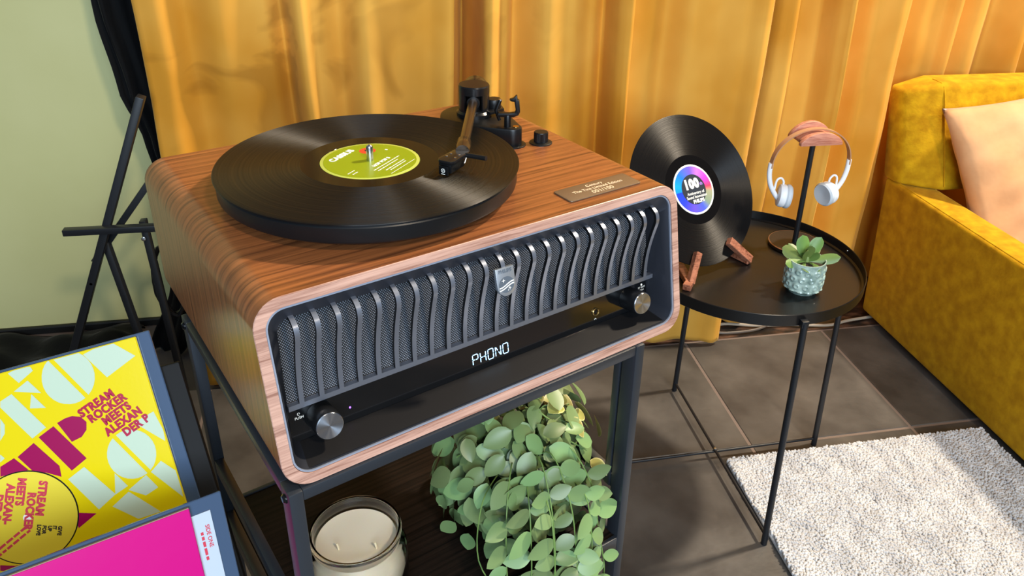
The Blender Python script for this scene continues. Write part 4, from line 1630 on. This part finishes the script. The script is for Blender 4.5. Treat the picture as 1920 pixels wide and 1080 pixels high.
PALE= [[(0.0227, 0.133), (0.0448, 0.0884), (0.0287, 0.0809), (0.0083, 0.1222), (0.0102, 0.1285)], [(0.0417, 0.1424), (0.0508, 0.1255), (0.0257, 0.1348)], [(0.0411, 0.1273), (0.0507, 0.1087), (0.0356, 0.1129)], [(0.0499, 0.0274), (0.0689, 0.0355), (0.0907, -0.0032), (0.0701, -0.0142)], [(0.0962, 0.0195), (0.1051, 0.0016), (0.0903, -0.0036)], [(0.1019, 0.1536), (0.1308, 0.1604), (0.1519, 0.1373), (0.118, 0.1229)], [(0.13, 0.0673), (0.1527, 0.0731), (0.1567, 0.0503), (0.1553, 0.0378)], [(0.0363, 0.1579), (0.0482, 0.156), (0.0498, 0.1511), (0.0329, 0.1423), (0.0255, 0.1551)], [(0.0049, 0.1107), (0.0072, 0.1031), (0.0045, 0.0941), (-0.0018, 0.0878)], [(0.1046, -0.0029), (0.1261, 0.0077), (0.1343, -0.0095), (0.1198, -0.0143)], [(0.1318, 0.0093), (0.1449, 0.0181), (0.1588, -0.0001), (0.1558, -0.0277)], [(0.084, -0.0154), (0.1041, -0.0047), (0.1293, -0.0364), (0.1053, -0.037)], [(-0.006, 0.0738), (-0.003, 0.0686), (-0.0084, 0.0656)], [(0.0911, 0.1076), (0.0857, 0.1057), (0.08, 0.105), (0.0745, 0.1057), (0.0692, 0.1076), (0.0644, 0.1106), (0.0605, 0.1147), (0.0574, 0.1197), (0.0554, 0.1253), (0.0545, 0.1313), (0.0549, 0.1374), (0.0564, 0.1433), (0.0589, 0.1488), (0.0625, 0.1536), (0.0669, 0.1575)], [(0.095, 0.11), (0.0995, 0.114), (0.1031, 0.1189), (0.1057, 0.1244), (0.1072, 0.1304), (0.1075, 0.1365), (0.1066, 0.1425), (0.1045, 0.1481), (0.1014, 0.1531), (0.0974, 0.1572), (0.0926, 0.1602), (0.0873, 0.162), (0.0818, 0.1626), (0.0762, 0.1619), (0.0708, 0.1599)], [(0.1281, 0.0091), (0.1229, 0.0074), (0.1176, 0.0069), (0.1124, 0.0076), (0.1074, 0.0095), (0.1029, 0.0125), (0.0991, 0.0165), (0.0962, 0.0212), (0.0943, 0.0266), (0.0935, 0.0322), (0.0937, 0.038), (0.0951, 0.0436), (0.0975, 0.0488), (0.1008, 0.0533), (0.105, 0.057)], [(0.1321, 0.0115), (0.1363, 0.0152), (0.1396, 0.0198), (0.142, 0.025), (0.1434, 0.0307), (0.1437, 0.0365), (0.1428, 0.0422), (0.1408, 0.0475), (0.1378, 0.0523), (0.134, 0.0562), (0.1295, 0.0591), (0.1245, 0.061), (0.1193, 0.0617), (0.114, 0.0611), (0.1089, 0.0593)]]
# the letter pattern goes on over the rest of the cover
more = []
for (cx, cy) in ((-.09, .10), (-.10, -.02), (-.02, -.11), (.09, -.10)):
    for sgn in (1, -1):
        pp = []
        for i in range(13):
            a = .15 + (PI - .3) * i / 12
            c, s = .026 * math.cos(a), sgn * .026 * math.sin(a)
            pp.append((cx + c * .42 + s * .9, cy - c * .9 + s * .42))
        more.append(pp)
pp_ = [q for q in (clip_poly(p, HS_ - .001) for p in PALE + more) if q]
for q in pp_:
    ob('pale_shape', flat_me([q], .0003), PALEG, ys)
for q in MAG:
    q = clip_poly(q, HS_ - .001)
    if q:
        ob('magenta_shape', flat_me([q], .0004), MAGN, ys)
TA = math.radians(20)
for body, x, y in (('STREAM', .0805, .0915), ('ROCKER', .0880, .0830), ('MEETS', .1010, .0762), ('ALEXAN', .1000, .0640), ('DER P', .1175, .0585)):
    ob('lettering', text_me(body, .0124, 'LEFT', bold=.0007, sx=.86, spacing=1.10), mat('title_crimson', S((168, 10, 60)), .3) if 'title_crimson' not in MATS else MATS['title_crimson'], ys,
       mtx=Matrix.Translation((x, y, .0006)) @ Matrix.Rotation(TA, 4, 'Z'))
ob('centre_hole_edge', lathe_me([(.0512, 0), (.0512, .0007), (.0500, .0007)], 64, cap=False), BLACKP, ys)
lb2 = ob('label', lathe_me([(.0500, .0004), (.0500, .0009), (.001, .0009)], 64), LBLY, ys)
ob('label_hole', lathe_me([(.0042, .0010), (.0040, .0012), (.001, .0011)], 24), WHITEP, lb2)
LA = math.radians(-112.5)
for body, x, y, sz, m_ in (('STREAM', .0262, .0335, .0112, LBLR), ('ROCKER', .0120, .0250, .0112, LBLR), ('MEETS', .0075, .0430, .0112, LBLR), ('ALEXAN-', -.0050, .0400, .0112, LBLR), ('DER P', -.0190, .0330, .0112, LBLR),
                           ('GIVE', .0285, -.0190, .0052, DARKP), ('IT', .0235, -.0170, .0052, DARKP), ('UP', .0190, -.0155, .0052, DARKP), ('FOR', .0140, -.0135, .0052, DARKP), ('LOVE', .0092, -.0110, .0052, DARKP)):
    ob('lettering', text_me(body, sz, 'LEFT', bold=sz * .058, sx=.90, spacing=1.06), m_, lb2, mtx=Matrix.Translation((x, y, .0013)) @ Matrix.Rotation(LA, 4, 'Z'))
LA2 = math.radians(-155)
for k in range(2):
    ob('small_print', print_line(.042, .0026, 20 + k), LBLR, lb2, mtx=Matrix.Translation((-.002 + .001 * k, -.0085 - .0055 * k, .0013)) @ Matrix.Rotation(LA2, 4, 'Z'))

# the pink set in the lower, front tier
def tier(u, v, n):
    """matrix for a sleeve whose upper right corner sits at (u, v) from the pink corner"""
    return PM @ Matrix.Translation((u - .1575, v - .1575, n))


b2 = ob('record_sleeve', box_me(-.1575, .1575, -.1575, .1575, -.0034, 0, .0008, 1), NAVY, mtx=tier(.0322, .0035, -.0052))
tag(b2, 'glossy blue record sleeve behind the white inner sleeve and pink cover', 'record sleeve')
ip = thing('inner_sleeve', 'white paper inner sleeve with red print slipped behind the pink sleeve', 'paper sleeve', mtx=tier(.0187, -.0110, -.0040))
ob('paper', box_me(-.1575, .1575, -.1575, .1575, -.0008, 0, 0), PAPER, ip)
ob('small_print', print_line(.030, .0026, 31), LBLR, ip, mtx=Matrix.Translation((.1455, .1380, .0002)) @ Matrix.Rotation(-PI / 2, 4, 'Z'))
for k, (body, sz) in enumerate((('SIDE ONE', .0056),)):
    ob('lettering', text_me(body, sz, 'LEFT', bold=.0001), LBLR, ip, mtx=Matrix.Translation((.1515 - .0060 * k, .1440 - .006 * k, .0002)) @ Matrix.Rotation(-PI / 2, 4, 'Z'))
pk = thing('record_sleeve', 'bright pink record sleeve at the front of the display stand', 'record sleeve', mtx=tier(0, 0, 0))
ob('cover', box_me(-.1575, .1575, -.1575, .1575, -.0036, 0, .0008, 1), PINK, pk)
ob('cover_edge', box_me(-.1570, .1570, .1572, .1580, -.0034, -.0002, 0), CARD, pk)
ob('centre_hole', lathe_me([(.0505, 0), (.0505, .0006), (.0495, .0007), (.001, .0006)], 48), PAPER, pk)

# ------------------------------------------------------------------ candle on the rack shelf
def rackpt(x, y, z=0.):
    v = Vector((x, y, z))
    v.rotate(Matrix.Rotation(BOXR, 3, 'Z'))
    return v


cp_ = rackpt(.0945, .0740)
cd = thing('jar_candle', 'cream two-wick candle in a glass jar on the rack shelf', 'candle', (cp_.x, cp_.y, SHZ))
GLASS = mat('jar_glass', (1, .98, .93), .02, trans=1., ior=1.45)
outer = [(.044, .0005), (.052, .002), (.0555, .008), (.0560, .060), (.0555, .070), (.0520, .079), (.0485, .084), (.0478, .088), (.0500, .091), (.0505, .097), (.0490, .1005)]
inner = [(.0470, .1000), (.0455, .094), (.0452, .086), (.0490, .077), (.0520, .068), (.0525, .058), (.0525, .012), (.046, .006)]
ob('jar', lathe_me(outer + inner, 72, .9), GLASS, cd)
WAX = mat('wax', S((228, 218, 196)), .45, sss=.3)
ob('wax', lathe_me([(.045, .0065), (.0518, .0125), (.0518, .058), (.0512, .067), (.0478, .0768), (.0446, .0836), (.0440, .0842), (.001, .0838)], 72, .7), WAX, cd)
dv = Vector((.9, -.12, 0)).normalized()
for s in (-1, 1):
    w = dv * .0205 * s + Vector((.0015, -.0145, 0))
    ob('wick', tube_me([(w.x, w.y, .083), (w.x - .0004, w.y, .088), (w.x - .0016, w.y, .0935)], .0012, 8), mat('wick_%d' % s, S((222, 206, 172)), .8), cd)

# ------------------------------------------------------------------ trailing plant
pp0 = rackpt(.322, .088)
pl = thing('trailing_plant', 'bushy trailing plant with pale-edged green leaves spilling off the rack shelf', 'potted plant', (pp0.x, pp0.y, SHZ), BOXR)
ob('pot', lathe_me([(.038, .0005), (.040, .002), (.050, .080), (.0525, .082), (.0525, .092), (.049, .092), (.046, .080), (.001, .078)], 40), mat('pot_dark_green', S((28, 44, 36)), .35), pl)
VINE = mat('vine_green', S((104, 134, 70)), .5)
LEAF = leaf_mat('variegated_leaf', S((106, 132, 84)), S((200, 212, 176)), 1.02, 1.19, .42)
LEAFY = leaf_mat('yellow_leaf', S((160, 160, 86)), S((214, 208, 142)), .98, 1.15, .42)
leafs = []
for k in range(6):
    random.seed(40 + k)
    me = leaf_me(1., random.uniform(.30, .36), random.uniform(-.1, .25), random.uniform(-.22, .05), random.choice((.95, 1.05, 1.15)), 0, 10, 6)
    me.materials.append(LEAF if k < 5 else LEAFY)
    leafs.append(me)
random.seed(11)
nleaf = 0
vine_pts = []


def put_leaf(p, nrm, along, size, me):
    global nleaf
    z = Vector(nrm).normalized()
    x = Vector(along)
    x = (x - z * x.dot(z))
    if x.length < 1e-4:
        x = z.orthogonal()
    x.normalize()
    y = z.cross(x)
    if z.dot(Vector((0, -.6, .8))) < -.2:
        return
    m_ = frame(p, x * size, y * size, z * size)
    ob('leaf', me, None, pl, mtx=m_)
    nleaf += 1


# crown of leaves around the pot, facing outwards
CEN = Vector((.004, -.004, .068))
AX = Vector((.112, .098, .112))
tries = 0
pts_used = []
while nleaf < 186 and tries < 6000:
    tries += 1
    d = Vector((random.gauss(0, 1), random.gauss(0, 1), random.gauss(0, 1))).normalized()
    if d.z < -.55 or d.y > .75:
        continue
    f = random.uniform(.80, 1.02) if random.random() < .8 else random.uniform(.55, .8)
    p = CEN + Vector((d.x * AX.x, d.y * AX.y, d.z * AX.z)) * f
    if p.z < .012 or (p.z < .085 and math.hypot(p.x, p.y) < .058):
        continue
    if p.x > .050 and p.y < -.088:
        continue
    if p.z > .215 or (p.x > .052 and .050 < p.z < .105):
        continue
    if any((p - q).length < .0150 for q in pts_used):
        continue
    pts_used.append(p.copy())
    nrm = d + Vector((random.uniform(-.55, .55), random.uniform(-.75, .15), random.uniform(-.1, .75)))
    al = Vector((random.uniform(-1, 1), random.uniform(-.8, .6), random.uniform(-1, .5))) + d * .35
    yel = (d.x > .35 and d.z > .1 and random.random() < .5) or random.random() < .04
    put_leaf(p, nrm, al, random.uniform(.026, .041), leafs[5] if yel else random.choice(leafs[:5]))

# vines trailing over the shelf edge, leaves in pairs
vstart = [(-.085, -.100), (-.060, -.112), (-.035, -.122), (-.012, -.130), (.012, -.128), (.030, -.118), (-.105, -.075), (-.045, -.135)]
for k, (vx, vy) in enumerate(vstart):
    ln = random.uniform(.09, .20)
    P = [Vector((vx * .2, vy * .2, .088)), Vector((vx * .6, vy * .6, (.125 + random.uniform(-.02, .02)))), Vector((vx * .95, vy * .95, .105)), Vector((vx * 1.06, vy * 1.04 - .006, .040))]
    z = .040
    x, y = vx * 1.06, vy * 1.04 - .008
    while z > .040 - ln:
        z -= .035
        x += random.uniform(-.008, .008)
        y += random.uniform(-.003, .002)
        P.append(Vector((x, min(y, -.129) if z < .02 and vx > -.3 else y, z)))
    c = catmull(P, 5)
    ob('vine', tube_me(c, .0008, 6), VINE, pl)
    acc = 0
    for i in range(6, len(c) - 1):
        acc += (c[i + 1] - c[i]).length
        if acc > .019 and nleaf < 300:
            acc = 0
            sd = random.choice((-1, 1))
            for s in (sd, -sd):
                if random.random() < .85 and nleaf < 300:
                    nrm = Vector((random.uniform(-.5, .5), -1 + random.uniform(-.3, .3), random.uniform(.1, .9)))
                    al = Vector((s, random.uniform(-.5, .1), random.uniform(-.7, .3)))
                    put_leaf(c[i], nrm, al, random.uniform(.026, .039), random.choice(leafs[:5]))
# the leaves deep inside the crown, too many to tell apart
V, F, RIM = [], [], []
src = leafs[1]
sv_ = [v.co.copy() for v in src.vertices]
sr_ = [a.value for a in src.attributes['rim'].data]
sf_ = [tuple(p.vertices) for p in src.polygons]
for k in range(230):
    d = Vector((random.gauss(0, 1), random.gauss(0, 1), random.gauss(.2, 1))).normalized()
    p = CEN + Vector((d.x * AX.x, d.y * AX.y, d.z * AX.z)) * random.uniform(.55, .86)
    if p.z < .02 or (p.z < .092 and math.hypot(p.x, p.y) < .060) or p.z > .20:
        continue
    z = (d + Vector((random.uniform(-.6, .6), random.uniform(-.9, .2), random.uniform(0, .8)))).normalized()
    x = Vector((random.uniform(-1, 1), random.uniform(-1, 1), random.uniform(-1, .5)))
    x = (x - z * x.dot(z)).normalized()
    sz = random.uniform(.022, .034)
    M_ = frame(p, x * sz, z.cross(x) * sz, z * sz)
    n0 = len(V)
    V += [M_ @ v for v in sv_]
    RIM += sr_
    F += [tuple(i + n0 for i in f) for f in sf_]
me = mesh_py(V, F, 2.5)
me.attributes.new('rim', 'FLOAT', 'POINT').data.foreach_set('value', RIM)
fo = ob('inner_foliage', me, LEAF, pl)
fo['kind'] = 'stuff'
# short stems inside the crown
for k in range(26):
    d = Vector((random.gauss(0, 1), random.gauss(0, 1), abs(random.gauss(0, .8)))).normalized()
    q = CEN + Vector((d.x * AX.x, d.y * AX.y, d.z * AX.z)) * .86
    if q.z < .03:
        continue
    c = catmull([(random.uniform(-.02, .02), random.uniform(-.02, .02), .080), ((q.x) * .5, q.y * .5, max(.12, q.z)), tuple(q)], 5)
    ob('stem', tube_me(c, .0010, 5), VINE, pl)

# ------------------------------------------------------------------ folding stand by the wall
fs = thing('folding_stand', 'black folding metal stand with crossed legs by the green wall', 'stand', (-.50, 1.10, 0))


def fsb(a, b, w=.020, h=.020, name='leg', par=None):
    a = Vector(a) - Vector((-.50, 1.10, 0))
    b = Vector(b) - Vector((-.50, 1.10, 0))
    return ob(name, beam_me(a, b, w, h, .0015, (0, 1, 0)), BLACKM, par or fs)


l1 = fsb((-.676, 1.10, .010), (-.351, 1.10, .772), .016, .024)
fsb((-.352, 1.128, .608), (-.520, 1.128, .398), .014, .020, 'cross_brace')
fsb((-.548, 1.080, .494), (-.290, 1.080, .492), .014, .018, 'cross_bar')
fsb((-.487, 1.122, .445), (-.447, 1.122, .010), .014, .020, 'leg')
fsb((-.412, 1.150, .480), (-.400, 1.150, .010), .014, .020, 'leg')
for x, y, z in ((-.470, 1.091, .490), (-.525, 1.091, .362), (-.415, 1.137, .44)):
    ob('bolt', lathe_me([(.005, 0), (.005, .002), (.003, .003)], 14), SILVER, fs, (x + .50, y - 1.10, z), (PI / 2, 0, 0))


def cable(name, label, pts, r, m, group=None):
    o = ob(name, tube_me(catmull(pts, 8), r, 8), m)
    return tag(o, label, 'cable', group)


# coiled black lead hanging on the stand
coil = []
for i in range(60):
    a = TAU * i / 20
    coil.append((-.395 + .032 * math.cos(a) + .004 * math.sin(i), 1.185 + .0003 * i, .300 + .095 * math.sin(a)))
o = ob('black_cable', tube_me(coil, .0045, 8), CABLEB)
tag(o, 'coiled black cable hanging behind the folding stand', 'cable')
cable('floor_cable', 'pale grey cable lying along the dark strip below the curtain', [(.98, 1.225, .006), (1.06, 1.238, .006), (1.15, 1.215, .006), (1.25, 1.205, .006), (1.36, 1.185, .006), (1.44, 1.200, .006), (1.60, 1.215, .006)], .0045, CABLEM)
cable('floor_cable', 'dark grey cable looping under the curtain hem', [(.99, 1.208, .006), (1.05, 1.192, .006), (1.14, 1.196, .006), (1.24, 1.232, .006), (1.34, 1.215, .006)], .004, mat('cable_dark', S((84, 76, 70)), .5))
